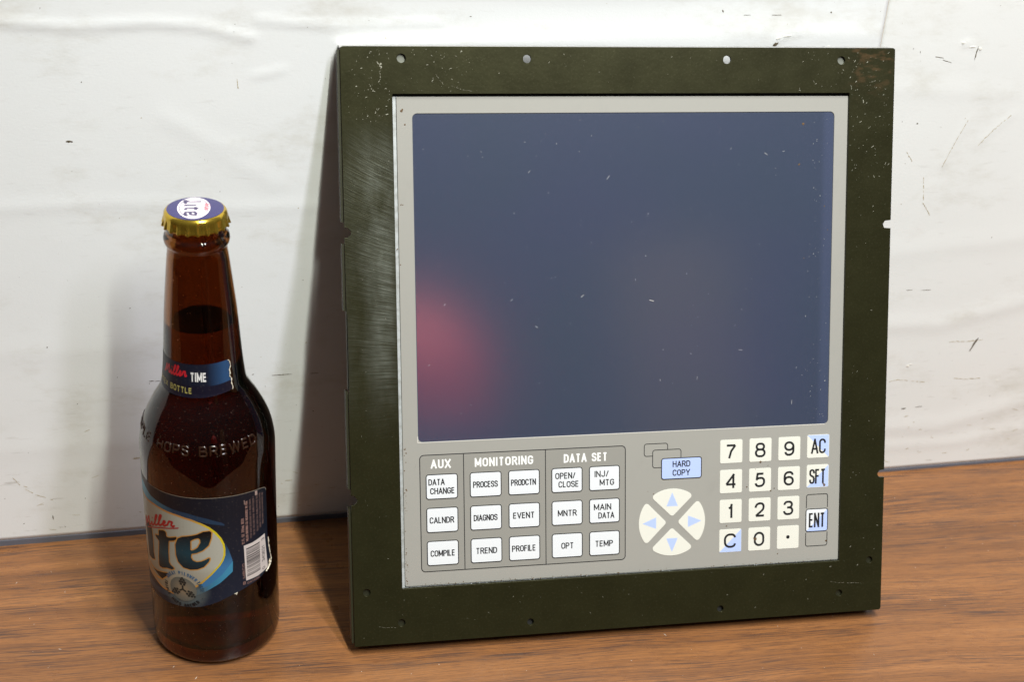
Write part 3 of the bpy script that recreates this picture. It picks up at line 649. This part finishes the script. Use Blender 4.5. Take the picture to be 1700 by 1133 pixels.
# the beer: its wall is the glass to liquid boundary, its top the liquid surface
beer = lathe('beer', low+[(LV+.25, low[-1][1]-.5), (LV, low[-1][1]-2), (LV, .3)], m_beer, bottle)
beer.data.materials.append(mat('beer_surface', (.55, .42, .30), 0, trans=1, ior=1.33))
for p in beer.data.polygons:
    if p.index >= (len(low)-1)*96: p.material_index = 1
for m_ in beer.data.materials:
    va = m_.node_tree.nodes.new('ShaderNodeVolumeAbsorption'); va.inputs['Color'].default_value = (.72, .46, 0, 1); va.inputs['Density'].default_value = 130
    m_.node_tree.links.new(va.outputs[0], m_.node_tree.nodes['Material Output'].inputs['Volume'])
# cap
N = 21*16; vs, fs = [], []
cp = [(228.75, .05, 0), (228.7, 8, 0), (228.55, 11.6, 0), (228.2, 12.6, 0), (227.4, 13.25, 0), (226.4, 13.45, .05), (225.2, 13.6, .3), (224.2, 13.75, .7), (223.2, 13.95, .95), (222.3, 14.2, 1), (221.9, 14.15, 1), (222.3, 13.8, .9), (225, 13.1, .2)]
for z, r, fl in cp:
    for k in range(N):
        t = 2*math.pi*k/N; c = math.cos(21*t); f = (max(0, c)**.8*1.25-.5)
        rr = r+fl*f*.62; vs.append((rr*math.cos(t), rr*math.sin(t), z-fl*.25*f))
for j in range(len(cp)-1):
    for k in range(N): fs.append((j*N+k, (j+1)*N+k, (j+1)*N+(k+1) % N, j*N+(k+1) % N))
cap = pyd('cap', vs, fs, m_gold, bottle, True)

def ramp_col(c): return srgb(*c) if not callable(c) else c
def cyl_patch(name, polys, col, layer, parent, strokes=None, base=.08, slice_u=3.0, slice_z=4.0, zslice=True, m=None):
    """flat print wrapped on the bottle: polys in (angle in degrees, height in mm)"""
    KU = .54
    bm = bmesh.new()
    if polys:
        me = fill2d([[(u*KU, z) for u, z in p] for p in polys]); bm.from_mesh(me); bpy.data.meshes.remove(me)
    if strokes:
        vs, fs = strokes; bv = [bm.verts.new((v[0], v[1], v[2])) for v in vs]
        for f in fs:
            try: bm.faces.new([bv[i] for i in f])
            except ValueError: pass
    if not bm.verts: return
    x0 = min(v.co.x for v in bm.verts); x1 = max(v.co.x for v in bm.verts); y0 = min(v.co.y for v in bm.verts); y1 = max(v.co.y for v in bm.verts)
    x = math.floor(x0/(slice_u*KU))*slice_u*KU+slice_u*KU
    while x < x1: bmesh.ops.bisect_plane(bm, geom=bm.verts[:]+bm.edges[:]+bm.faces[:], plane_co=(x, 0, 0), plane_no=(1, 0, 0)); x += slice_u*KU
    y = math.floor(y0/slice_z)*slice_z+slice_z
    while zslice and y < y1: bmesh.ops.bisect_plane(bm, geom=bm.verts[:]+bm.edges[:]+bm.faces[:], plane_co=(0, y, 0), plane_no=(0, 1, 0)); y += slice_z
    flat = [(v.co.x/KU, v.co.y) for v in bm.verts]
    for v in bm.verts:
        th = TH0+rad(v.co.x/KU); z = v.co.y; r = rprof(z)+base+layer*.03+v.co.z
        v.co = Vector((r*math.cos(th), r*math.sin(th), z))*.001
    me = bpy.data.meshes.new(name); bm.to_mesh(me); bm.free()
    at = me.color_attributes.new('col', 'FLOAT_COLOR', 'POINT')
    for i, (u, z) in enumerate(flat): at.data[i].color = col(u, z) if callable(col) else srgb(*col)
    # outward normals
    me.update(); o = link(name, me, m or m_print, parent, False)
    bm = bmesh.new(); bm.from_mesh(me)
    for f in bm.faces:
        c = f.calc_center_median()
        if f.normal.x*c.x+f.normal.y*c.y < 0: f.normal_flip()
    bm.to_mesh(me); bm.free(); return o
def lerpc(a, b, t):
    t = max(0, min(1, t)); a = srgb(*a); b = srgb(*b); return tuple(a[i]+(b[i]-a[i])*t for i in range(4))
def blob(pts): return rounded([(u, z, 6) for u, z in pts], True, seg=4)
exec_order = None
NAVY = (16, 22, 34)
lab = [(-150, 99.2), (-73, 99.2), (-41, 99.6), (-17, 99.9), (0, 99.8), (14, 99.4), (32, 98.2), (44, 96.9), (49.5, 96.0), (52.6, 95.2), (54.2, 93.4), (54.6, 85), (54.8, 70), (55.2, 62), (57.0, 56), (58.6, 52.6), (58.4, 50.6), (56, 49.4), (54, 48.0), (50, 47.6), (46, 46.4), (41.3, 45.6), (30, 44.8), (18.6, 43.3), (10.4, 42.0), (2, 40), (-5.3, 38.6), (-14, 37.2), (-23.5, 36.2), (-43.4, 35.0), (-61.8, 34.6), (-80, 34.6), (-150, 35)]
def glow(u, z, c):
    t = max(0, 1-max(0, math.hypot((u+29)*.54, z-46.4)-8.6)/5)
    g_ = srgb(92, 104, 106); return tuple(c[i]+(g_[i]-c[i])*t*.85 for i in range(4))
label = cyl_patch('body_label', [lab], lambda u, z: glow(u, z, lerpc(NAVY, (20, 34, 54), (90-z)/60)), 0, bottle, slice_z=2.0)
tag(label, 'dark blue body label torn along its lower right edge')
# swooshes
cyl_patch('swoosh', [blob([(-150, 93), (-110, 97), (-75, 96), (-60, 93), (-40, 92), (-20, 91), (-4, 88.5), (8, 85.5), (12, 83.2), (4, 84.6), (-6, 86), (-20, 88), (-43, 89), (-60, 88), (-150, 88)])], lambda u, z: lerpc((84, 160, 190), (34, 58, 84), (u+75)/42), 1, label)
cyl_patch('swoosh', [[(10, 74), (13, 69), (15.6, 63), (15.5, 62), (6, 55.5), (-6, 50), (-14, 47.6), (-10, 54), (2, 60), (8, 66)]], lambda u, z: lerpc((22, 34, 56), (60, 120, 170), (74-z)/14), 1, label)
cyl_patch('swoosh', [[(15.9, 62.4), (15.4, 56.4), (4, 51), (-9, 46.4), (-20.6, 42.7), (-35.5, 39.5), (-60, 37.2), (-80, 37), (-80, 40), (-60, 40.5), (-35, 43), (-18, 46.8), (-6, 50), (6, 55.7)]], lambda u, z: glow(u, z, lerpc((36, 60, 84), (62, 140, 178), (u+42)/50)), 2, label, slice_z=2.0)
oval = [(-150, 60), (-140, 74), (-118, 84), (-95, 88), (-67, 88.2), (-55, 88.9), (-42.8, 88.6), (-30, 88.2), (-18.4, 87.0), (-10, 85.1), (-3.7, 82.9), (1.5, 79.8), (5.4, 76.4), (7.6, 73.0), (8.2, 70), (7.8, 66.6), (6.0, 63.8), (3.1, 61.2), (-3.8, 56.8), (-12.9, 51.6), (-25, 46.2), (-40, 42.5), (-53, 43), (-66, 45), (-85, 46), (-115, 48), (-140, 52)]
cu_, cz_ = -71, 66
ring = [(cu_+(u-cu_)*1.022, cz_+(z-cz_)*1.045) for u, z in oval]
cyl_patch('oval_rim', [ring], lambda u, z: lerpc((196, 140, 76), (214, 196, 40), min(u/18+1.0, 1) if z > 58 else (z-48)/12), 3, label)
cyl_patch('oval', [oval], lambda u, z: lerpc((158, 146, 124), (172, 172, 160), (z-46)/14) if z < 60 else lerpc((166, 168, 156), (180, 180, 168), (u+70)/70), 4, label)
# traced blackletter word
Tx = None
def arcp(pts): return [(u*.54, z) for u, z in pts]
let_e = [(-26.7, 77.2), (-19.3, 78.4), (-13, 79.6), (-8.2, 81.2), (-2.6, 81.6), (-1.0, 80.8), (-1.6, 77.6), (-4.0, 73.4), (-9.0, 70.6), (-14.6, 68.9), (-19.0, 68.2), (-19.6, 66.2), (-18.2, 64.5), (-14.8, 63.7), (-10.8, 64.2), (-6.8, 65.3), (-2.8, 66.8), (-4.6, 64.0), (-9.0, 61.0), (-14.6, 59.5), (-20.8, 58.9), (-27.2, 59.5), (-31.6, 62.0), (-33.4, 65.6), (-33.4, 71.8), (-30.8, 75.6)]
hole_e = [(-19.2, 75.6), (-15.8, 76.9), (-12.6, 77.6), (-10.8, 77.0), (-10.6, 75.1), (-13.4, 72.0), (-17.2, 70.4), (-19.6, 70.0)]
let_t = [(-51.6, 75.8), (-45.5, 77.3), (-42.6, 77.0), (-42.7, 74.0), (-38, 74.8), (-31.4, 76.4), (-32.3, 74.8), (-35, 73.6), (-40.2, 72.5), (-41.4, 66), (-41.6, 60), (-39.6, 58.4), (-35.4, 57.3), (-39, 56.2), (-44.5, 55.8), (-50, 54.4), (-54.6, 54.2), (-54.2, 60), (-52.7, 66.5), (-52.0, 69.6), (-56.5, 70.8), (-57, 71.8), (-51.8, 72.6)]
let_i = [(-78, 76), (-63, 74.6), (-62, 70), (-62.6, 60), (-61, 56), (-66, 54.6), (-74, 54), (-74.5, 60), (-76, 70)]
let_l = [(-112, 86), (-96, 84), (-94, 70), (-95, 60), (-84, 54), (-80, 55), (-81, 52), (-98, 50), (-108, 56), (-106, 72)]
flour = [(-92, 52), (-75, 50.4), (-66, 49.6), (-58, 50.2), (-50, 51.6), (-42.5, 53.2), (-45.5, 50.8), (-52, 47.2), (-60, 46.4), (-70, 47), (-92, 49)]
rl = lambda p: rounded([(u*.54, z, .8) for u, z in p], True, seg=3)
vs, fs = [], []
for k, p in enumerate((let_e, hole_e, let_t, let_i, let_l, flour)): ribbon(vs, fs, rl(p), 1.1, .002*k, True)
cyl_patch('lettering_edge', None, (196, 142, 72), 5, label, (vs, fs))
wrap = lambda p: [(u/.54, z) for u, z in rl(p)]
cyl_patch('lettering', [wrap(let_e), wrap(hole_e)], lambda u, z: lerpc((16, 18, 22), (26, 66, 80), 1-abs(z-68)/11), 6, label)
cyl_patch('lettering', [wrap(let_t)], lambda u, z: lerpc((16, 18, 22), (30, 72, 86), 1-abs(z-64)/11), 6, label)
cyl_patch('lettering', [wrap(let_i), wrap(let_l), wrap(flour)], lambda u, z: lerpc((16, 18, 22), (34, 70, 84), 1-abs(z-64)/11), 6, label)
# red script word over it, from handwritten strokes (x, y in em)
SCR = {'M': (1.0, [[(0, .02), (.1, 0), (.22, .5), (.34, 1.05), (.36, .5), (.38, .1), (.52, .5), (.74, 1.08), (.76, .5), (.82, .02), (.98, .12)]]),
       'i': (.34, [[(0, .1), (.12, .5), (.14, .1), (.2, 0), (.36, .14)], [(.17, .72), (.20, .80)]]),
       'l': (.36, [[(0, .1), (.2, .55), (.32, .98), (.22, 1.06), (.12, .7), (.12, .14), (.2, 0), (.38, .14)]]),
       'e': (.42, [[(0, .14), (.24, .32), (.26, .5), (.14, .5), (.08, .2), (.18, .0), (.42, .16)]]),
       'r': (.42, [[(0, .14), (.12, .54), (.2, .48), (.34, .48), (.26, .16), (.36, .0), (.5, .14)]])}
def script(x, y, em, w, shear=.28, stretch=1.0, s='Miller'):
    vs, fs = [], []; k = 0
    for ch in s:
        a, st = SCR[ch]
        for ln in st:
            q = rounded([(px*em*stretch, py*em, em*.12) for px, py in ln], False, seg=4); q = [(x+px+shear*py, y+py) for px, py in q]
            ribbon(vs, fs, q, w, k*.003); k += 1
        x += a*em*stretch
    return vs, fs
vs, fs = script(-79*.54, 0, 5.9, 1.1, .1, 1.42); ribbon(vs, fs, [(-72*.54, -.9), (-60*.54, -1.1), (-48*.54, -1.1), (-29*.54, -.5)], .6, .03)
# the script follows the rising curve of the field
def base_z(u):
    P_ = [(-90, 66), (-71, 72.6), (-56, 77.3), (-47, 79.6), (-31, 82.2), (-20, 83.2)]
    for (a0, b0), (a1, b1) in zip(P_, P_[1:]):
        if u <= a1: return b0+(b1-b0)*(u-a0)/(a1-a0)
    return 83.2
vs = [(x, z+base_z(x/.54), y) for x, z, y in vs]
cyl_patch('script', None, (176, 36, 40), 6, label, (vs, fs))
# round emblem: hops and two lines of lettering on a circle
ec, ez = -29.0*.54, 46.4
vs, fs = [], []
cyl_patch('emblem', [[((ec+6.9*math.cos(t))/.54, ez+6.9*math.sin(t)) for t in [2*math.pi*k/40 for k in range(40)]]], lambda u, z: lerpc((152, 134, 108), (100, 106, 102), math.hypot(u*.54-ec, z-ez)/7), 6, label)
for a in (90, 210, 330):
    cx0 = ec+4.2*math.cos(rad(a)); cz0 = ez+4.2*math.sin(rad(a))
    for i, (o1, o2, rr) in enumerate(((0, 0, 1.0), (-1.3, -.85, .9), (-1.3, .85, .9), (0, 1.3, .9), (0, -1.3, .9), (1.3, .7, .85), (1.3, -.7, .85), (2.4, 0, .75))):
        px = cx0+o1*math.cos(rad(a))-o2*math.sin(rad(a)); pz = cz0+o1*math.sin(rad(a))+o2*math.cos(rad(a)); b = len(vs)
        vs += [(px+rr*math.cos(t)*.78, pz+rr*math.sin(t)*.78, .002*i) for t in [2*math.pi*k/8 for k in range(8)]]; fs.append(tuple(range(b, b+8)))
    ribbon(vs, fs, [(ec, ez), (ec+2*math.cos(rad(a)), ez+2.2*math.sin(rad(a)))], .9, .03+.002*(a/90))
cyl_patch('hops', None, (44, 46, 44), 7, label, (vs, fs), slice_u=6)
def circtext(s, a0, a1, r, h, w, flip=False):
    V, F = [], []; n = len(s)
    for i, ch in enumerate(s):
        if ch == ' ': continue
        gw = max(GL[ch][0], .05)*h*.62+w; v, f = text2d(ch, -gw/2, gw/2, 0, h, w); a = rad(a0+(a1-a0)*i/(n-1)); b = len(V)
        for x, y, z in v:
            if flip: rr = r+h-y; t = a+x/r; V.append((ec+rr*math.cos(t), ez+rr*math.sin(t), z))
            else: rr = r+y; t = a-x/r; V.append((ec+rr*math.cos(t), ez+rr*math.sin(t), z))
        F += [tuple(b+k for k in q) for q in f]
    return V, F
cyl_patch('motto', None, (62, 104, 142), 7, label, circtext('GREAT PILSNER', 150, 45, 8.5, 1.9, .38))
cyl_patch('motto', None, (52, 84, 106), 7, label, circtext('TASTE .', 34, -14, 8.5, 1.9, .38))
cyl_patch('motto', None, (20, 26, 34), 7, label, circtext('TRIPLE HOPS BREWED .', 172, 336, 8.5, 1.9, .38, True))
# small print and bar code
def rot_text(s, u, z0, z1, h, w, z=0):
    v, f = text2d(s, 0, z1-z0, 0, h, w); return [(u*.54-y+h/2, z0+x, zz) for x, y, zz in v], f
PINK = (150, 118, 110)
for s, u, z0, z1, h in (('12 FL. OZ. 355 mL BEER', 26, 70, 85, 1.5), ('MILLER BREWING CO. MILWAUKEE WI USA'.replace('K', 'X'), 30, 70.5, 93, 1.4)):
    pass
GL['K'] = (.56, [[(0, 0), (0, 1)], [(.56, 1), (0, .42)], [(.16, .56), (.58, 0)]]); GL['©'] = (.6, [[(.3, 1), (.6, 1, .3), (.6, 0, .3), (0, 0, .3), (0, 1, .3), (.31, 1)], [(.42, .6), (.42, .7, .1), (.2, .7, .12), (.2, .3, .12), (.42, .3, .1), (.42, .4)]])
for s, u, z0, z1, h in (('12 FL. OZ. 355mL BEER', 26, 70, 85, 1.45), ('MILLER BREWING CO. MILWAUKEE WI USA', 30, 71, 94, 1.3), ('© MBCO', 25.6, 46.5, 59, 1.4)):
    cyl_patch('small_print', None, PINK, 4, label, rot_text(s, u, z0, z1, h, .26))
vs, fs = [], []
for u, z0, z1 in ((34, 72, 94), (37.5, 73, 95), (41.5, 74, 95), (45, 75, 94.5), (48.3, 76, 94)):
    z = z0
    while z < z1:
        l = rng.uniform(.8, 3.2); z2 = min(z1, z+l); q = z
        while q < z2-.15: ribbon(vs, fs, [((u-1)*.54, q), ((u+1)*.54, q)], .2, 0); q += rng.choice([.38, .5, .62])
        z = z2+.5
cyl_patch('small_print', None, (132, 106, 100), 4, label, (vs, fs), slice_u=12, zslice=False)
cyl_patch('barcode', [[(26.4, 69.2), (35, 68.9), (50.4, 69.5), (51.4, 62), (53.4, 50), (53.6, 48.6), (40, 47.9), (27.4, 48.4)]], (214, 206, 202), 4, label)
vs, fs = [], []; z = 50.6
while z < 66.6:
    w = rng.choice([.22, .22, .45, .68, .3]); ribbon(vs, fs, [(28.6*.54, z+w/2), (43.4*.54, z+w/2)], w, 0); z += w+rng.choice([.25, .3, .5, .7])
cyl_patch('bar', None, (30, 28, 34), 5, label, (vs, fs), zslice=False)
for s, z0, z1 in (('0', 49.4, 50.8), ('343621', 54.0, 63.2), ('3', 66.4, 67.8)): cyl_patch('barcode_digits', None, (52, 48, 58), 5, label, rot_text(s, 47.6, z0, z1, 2.0, .28))
cyl_patch('barcode_digits', None, PINK, 4, label, text2d('041400', 28.4*.54, 42*.54, 46.1, 1.2, .24))
cyl_patch('print_mark', [[(39.6, 96.9), (42.4, 96.6), (42.4, 94.3), (39.8, 94.5)]], (168, 146, 138), 4, label)
cyl_patch('print_mark', [[(28.0, 94.8), (28.9, 94.7), (28.9, 92.2), (28.1, 92.3)]], (140, 118, 112), 4, label)
# curled torn bits at the edge of the labels
def torn(pts, w, parent, out=.5):
    vs, fs = [], []; jj = []
    for (u0, z0), (u1, z1) in zip(pts, pts[1:]):
        n = max(1, int(math.hypot((u1-u0)*.54, z1-z0)/.5))
        for k in range(n): t = k/n; jj.append(((u0+(u1-u0)*t), z0+(z1-z0)*t))
    jj.append(pts[-1])
    for i, (u, z) in enumerate(jj):
        ww = w*rng.uniform(.3, 1.2)
        for s, o_ in ((-1, .12), (1, out*rng.uniform(.3, 1.1))):
            th = TH0+rad(u+s*ww*.5/.54); r = rprof(z)+.25+o_; vs.append((r*math.cos(th), r*math.sin(th), z+s*rng.uniform(-.15, .15)))
    for i in range(len(jj)-1): fs.append((2*i, 2*i+1, 2*i+3, 2*i+2))
    pyd('torn_edge', vs, fs, m_paper, parent)
torn([(54.9, 66), (55.6, 60), (57.6, 55), (58.8, 52), (57.8, 50), (55, 48.6), (52, 47.8)], .45, label)
torn([(53.6, 52), (56, 50.5), (58.4, 50.2)], .9, label, .9)
torn([(50, 47.4), (54, 48.6), (56.5, 52.6)], .55, label, .8)
torn([(15.8, 43.2), (18.4, 43.6), (17.4, 42.4)], .5, label)
# thin pale cut edge along the label tops
cyl_patch('cut_edge', None, (150, 140, 126), 1, label, (lambda r: (r[0], r[1]))((lambda V, F: (ribbon(V, F, [(u*.54, z-.02) for u, z in lab[1:11]], .22, 0), (V, F))[1])([], [])))
# neck label
nl = [(-150, 161.2), (-67, 161.2), (-40, 161.4), (0, 161.6), (20, 161.7), (36, 161.6), (39.5, 160.4), (40.5, 158.5), (38.2, 157.0), (38.8, 155.2), (37.4, 153.8), (39.8, 152.2), (39.0, 150.0), (40.6, 148.4), (40, 147.0), (36, 146.6), (20, 146.2), (0, 145.6), (-20, 145.3), (-58, 144.8), (-150, 145)]
neck = cyl_patch('neck_label', [nl], lambda u, z: lerpc((22, 26, 42), (40, 72, 110), (u-4)/26) if z > 151 else (srgb(22, 20, 36)), 0, bottle, slice_z=1.5)
vs, fs = [], []
cyl_patch('stripe', [[(-150, 150.9), (-60, 150.9), (-20, 151.2), (0, 151.0), (20, 151.0), (37.5, 151.4), (39.4, 150.0), (40.6, 148.4), (40, 147.0), (36, 146.6), (20, 146.2), (0, 145.6), (-20, 145.3), (-58, 144.8), (-150, 145)]], (22, 20, 36), 1, neck, slice_z=1.5)
KN = .54
vs, fs = script(-70*KN, 154.6, 4.4, 1.15, .25, 1.85); vs = [(x, z+(x/KN+50)*.035, y) for x, z, y in vs]
cyl_patch('script', None, (196, 34, 48), 2, neck, (vs, fs))
cyl_patch('word', None, (228, 226, 224), 2, neck, text2d('TIME', -20*KN, 3*KN, 153.2, 4.5, .95, .34))
cyl_patch('word', None, (170, 160, 92), 2, neck, text2d('VORTEX BOTTLE', -96*KN, -18*KN, 147.2, 2.9, .6, .32))
torn([(37, 161.6), (39.8, 160.4), (40.6, 158.4), (38, 156.8), (38.6, 155), (37.2, 153.6), (40, 152), (39, 150), (40.8, 148), (40, 146.8)], .9, neck, .2)
# raised lettering on the shoulder
def ridge(vs, fs, pts, w, h):
    """stroke with a rounded raised section"""
    a = []; f0 = []; dn = []
    for (xa, ya), (xb, yb) in zip(pts, pts[1:]):
        m_ = max(1, int(math.hypot(xb-xa, yb-ya)/.55)); dn += [(xa+(xb-xa)*i/m_, ya+(yb-ya)*i/m_) for i in range(m_)]
    pts = dn+[pts[-1]]
    ribbon(a, f0, pts, w, 0); n = len(a)//2; b = len(vs)
    for i in range(n):
        l, r = a[2*i], a[2*i+1]; e = .12 if i in (0, n-1) else 1
        for t, k in ((0, -.15), (.2, .62), (.5, 1), (.8, .62), (1, -.15)): vs.append((l[0]+(r[0]-l[0])*t, l[1]+(r[1]-l[1])*t, h*k*(e if k > 0 else 1)))
    for i in range(n-1):
        for k in range(4): q = b+5*i+k; fs.append((q, q+1, q+6, q+5))
for s_, u0, u1 in (('HOPS', -50, -17), ('BREWED', -8.5, 47), ('TRIPLE', -106, -60)):
    adv = []; tot = 0
    for i, c_ in enumerate(s_): adv.append(tot); tot += GL[c_][0]+(.3 if i < len(s_)-1 else 0)
    sx = ((u1-u0)*KN-1)/tot; V, F = [], []
    for c_, a_ in zip(s_, adv):
        for st in GL[c_][1]:
            q = rounded([(p[0]*sx, p[1]*3.9, p[2]*4 if len(p) > 2 else 0) for p in st], False, seg=5)
            ridge(V, F, [(u0*KN+.5+a_*sx+x, 121.6+y) for x, y in q], 1.0, .42)
    o = cyl_patch('raised_lettering', None, (20, 10, 6), 0, bottle, (V, F), base=.0, slice_u=30, zslice=False, m=m_emb); o.data.shade_smooth()
# dust on the glass
vs, fs = [], []
for k in range(380):
    u = rng.uniform(-85, 85); z = rng.choice([rng.uniform(2, 140), rng.uniform(100, 150), rng.gauss(128, 10)]); r = rprof(z)+.05; s = rng.uniform(.03, .10)*rng.choice([1, 1, 1.6]); th = TH0+rad(u)
    if (-80 < u < 56 and 34 < z < 100) and rng.random() < .8: continue
    b = len(vs)
    for du, dz in ((-s, 0), (0, -s), (s*1.3, 0), (0, s)): t = th+du/r; vs.append((r*math.cos(t), r*math.sin(t), z+dz))
    vs.append(((r+.06)*math.cos(th), (r+.06)*math.sin(th), z)); fs += [(b, b+1, b+4), (b+1, b+2, b+4), (b+2, b+3, b+4), (b+3, b, b+4)]
o = pyd('dust', vs, fs, m_dust, bottle); tag(o, kind='stuff')
# cap print: blue disc, white oval, dark letters and a red word; local x to the right, reading towards the viewer
m_capb = mat('cap_blue', srgb(72, 68, 122), .25, .5); m_capw = mat('cap_white', srgb(236, 224, 228), .35); m_capd = mat('cap_dark', srgb(70, 62, 96), .4); m_capr = mat('cap_red', srgb(206, 120, 130), .4)
def cdz(x, y): r = math.hypot(x, y); return 228.75-.05*min(1, r/8)-(.15*max(0, r-8)/3.6 if r > 8 else 0)
def capshape(name, polys, m, lay):
    me = fill2d(polys); bm = bmesh.new(); bm.from_mesh(me)
    for x in range(-12, 13, 2):
        for nrm, co in (((1, 0, 0), (x, 0, 0)), ((0, 1, 0), (0, x, 0))): bmesh.ops.bisect_plane(bm, geom=bm.verts[:]+bm.edges[:]+bm.faces[:], plane_co=co, plane_no=nrm)
    for v in bm.verts: v.co = Vector((v.co.x, v.co.y, cdz(v.co.x, v.co.y)+.04+lay*.025))*.001
    bm.to_mesh(me); bm.free(); me.materials.clear(); me.name = name; return link(name, me, m, cap, True)
capshape('cap_print', [circ(0, 0, 12.0, 64)], m_capb, 0)
ov = lambda a, b, n=48: [(-.6+a*math.cos(2*math.pi*k/n), .4+b*math.sin(2*math.pi*k/n)) for k in range(n)]
capshape('cap_oval', [ov(6.9, 11.1)], m_capw, 1)
capshape('cap_oval_line', [ov(6.1, 10.2), ov(5.8, 9.8)], m_capd, 2)
vs, fs = [], []
def capstroke(lines, w, m, name, lay):
    vs, fs = [], []
    for k, l in enumerate(lines): ribbon(vs, fs, l, w, k*.002)
    vs = [(x, y, cdz(x, y)+.04+lay*.025+z) for x, y, z in vs]; pyd(name, vs, fs, m, cap)
# (reading direction is -y, letter tops towards +x)
L_ = lambda p: [(-4.2+b*1.12, 8.6-a*1.22) for a, b in p]
capstroke([L_([(0, -.6), (1.2, .8), (1.6, 0), (1.6, 6)]), L_([(1.2, -.4), (3.4, .3)]), L_([(4.6, 4.2), (4.6, .2), (5.4, 0)]), L_([(7.4, 5), (7.4, .4), (8.6, 0)]), L_([(6.2, 3.8), (8.8, 4)]), L_([(13.4, .9), (12, 0), (10.6, .4), (10.4, 3.4), (11.6, 4.2), (13, 3.9), (12.6, 2.2), (10.5, 1.8)])], 1.3, m_capd, 'cap_lettering', 3)
capstroke([L_([(3.2, 7.0), (3.8, 8.6), (4.6, 7.2), (5.4, 8.8), (6.2, 7.2), (6.8, 7.8)]), L_([(7, 7.2), (7.3, 8.4), (8, 7.2), (8.4, 8.2), (9.2, 7.3)])], .75, m_capr, 'cap_script', 3)

# ------------------------------------------------------------ a guessed red object, added to give the red blur in the screen
def lathe0(prof, n=64):
    vs, fs = [], []
    for r, z in prof:
        for k in range(n): t = 2*math.pi*k/n; vs.append((r*math.cos(t), r*math.sin(t), z))
    for j in range(len(prof)-1):
        for k in range(n): fs.append((j*n+k, j*n+(k+1) % n, (j+1)*n+(k+1) % n, (j+1)*n+k))
    return vs, fs
gas = empty('red_blur_stand_in', Matrix.Translation((.138, -.89, -.79)), 'red stand-in added behind the camera to give a red blur in the screen', 'gas cylinder')
vs, fs = lathe0([(.1, 0), (80, 0), (86, 6), (87, 20), (87, 1110)]+[(87*math.cos(rad(a)), 1110+100*math.sin(rad(a))) for a in range(6, 84, 6)]+[(13, 1211), (12, 1222), (.1, 1222)])
pyd('body', vs, fs, m_red, gas, True)
vs, fs = lathe0([(88.5, 0), (90, 5), (90, 1060), (87.2, 1064)]); pyd('blur_fade_sleeve', vs, fs, m_dark, gas, True)  # dark sleeve added so the red blur fades out downwards
vs, fs = lathe0([(.1, 1222.5), (9, 1222.5), (9, 1236), (13, 1238), (13, 1243), (.1, 1243)], 24); pyd('valve', vs, fs, m_zinc_highlight, gas, True)
carton = empty('warm_blur_carton', Matrix.Translation((.52, -1.06, -.80)) @ Matrix.Rotation(.3, 4, 'Z'), 'tall brown cardboard carton added behind the camera to give a faint warm blur in the screen', 'carton')  # guessed carton, put here for its warm reflection in the screen
m_card = mat('cardboard', srgb(112, 97, 76), .85)
vs, fs = [], []; box(vs, fs, -75, 75, -60, 60, 0, 1330); pyd('body', vs, fs, m_card, carton)
for sgn in (-1, 1):
    vs, fs = [], []; box(vs, fs, -74, 74, min(2*sgn, 59*sgn), max(2*sgn, 59*sgn), 1330.2, 1333); pyd('flap', vs, fs, m_card, carton)
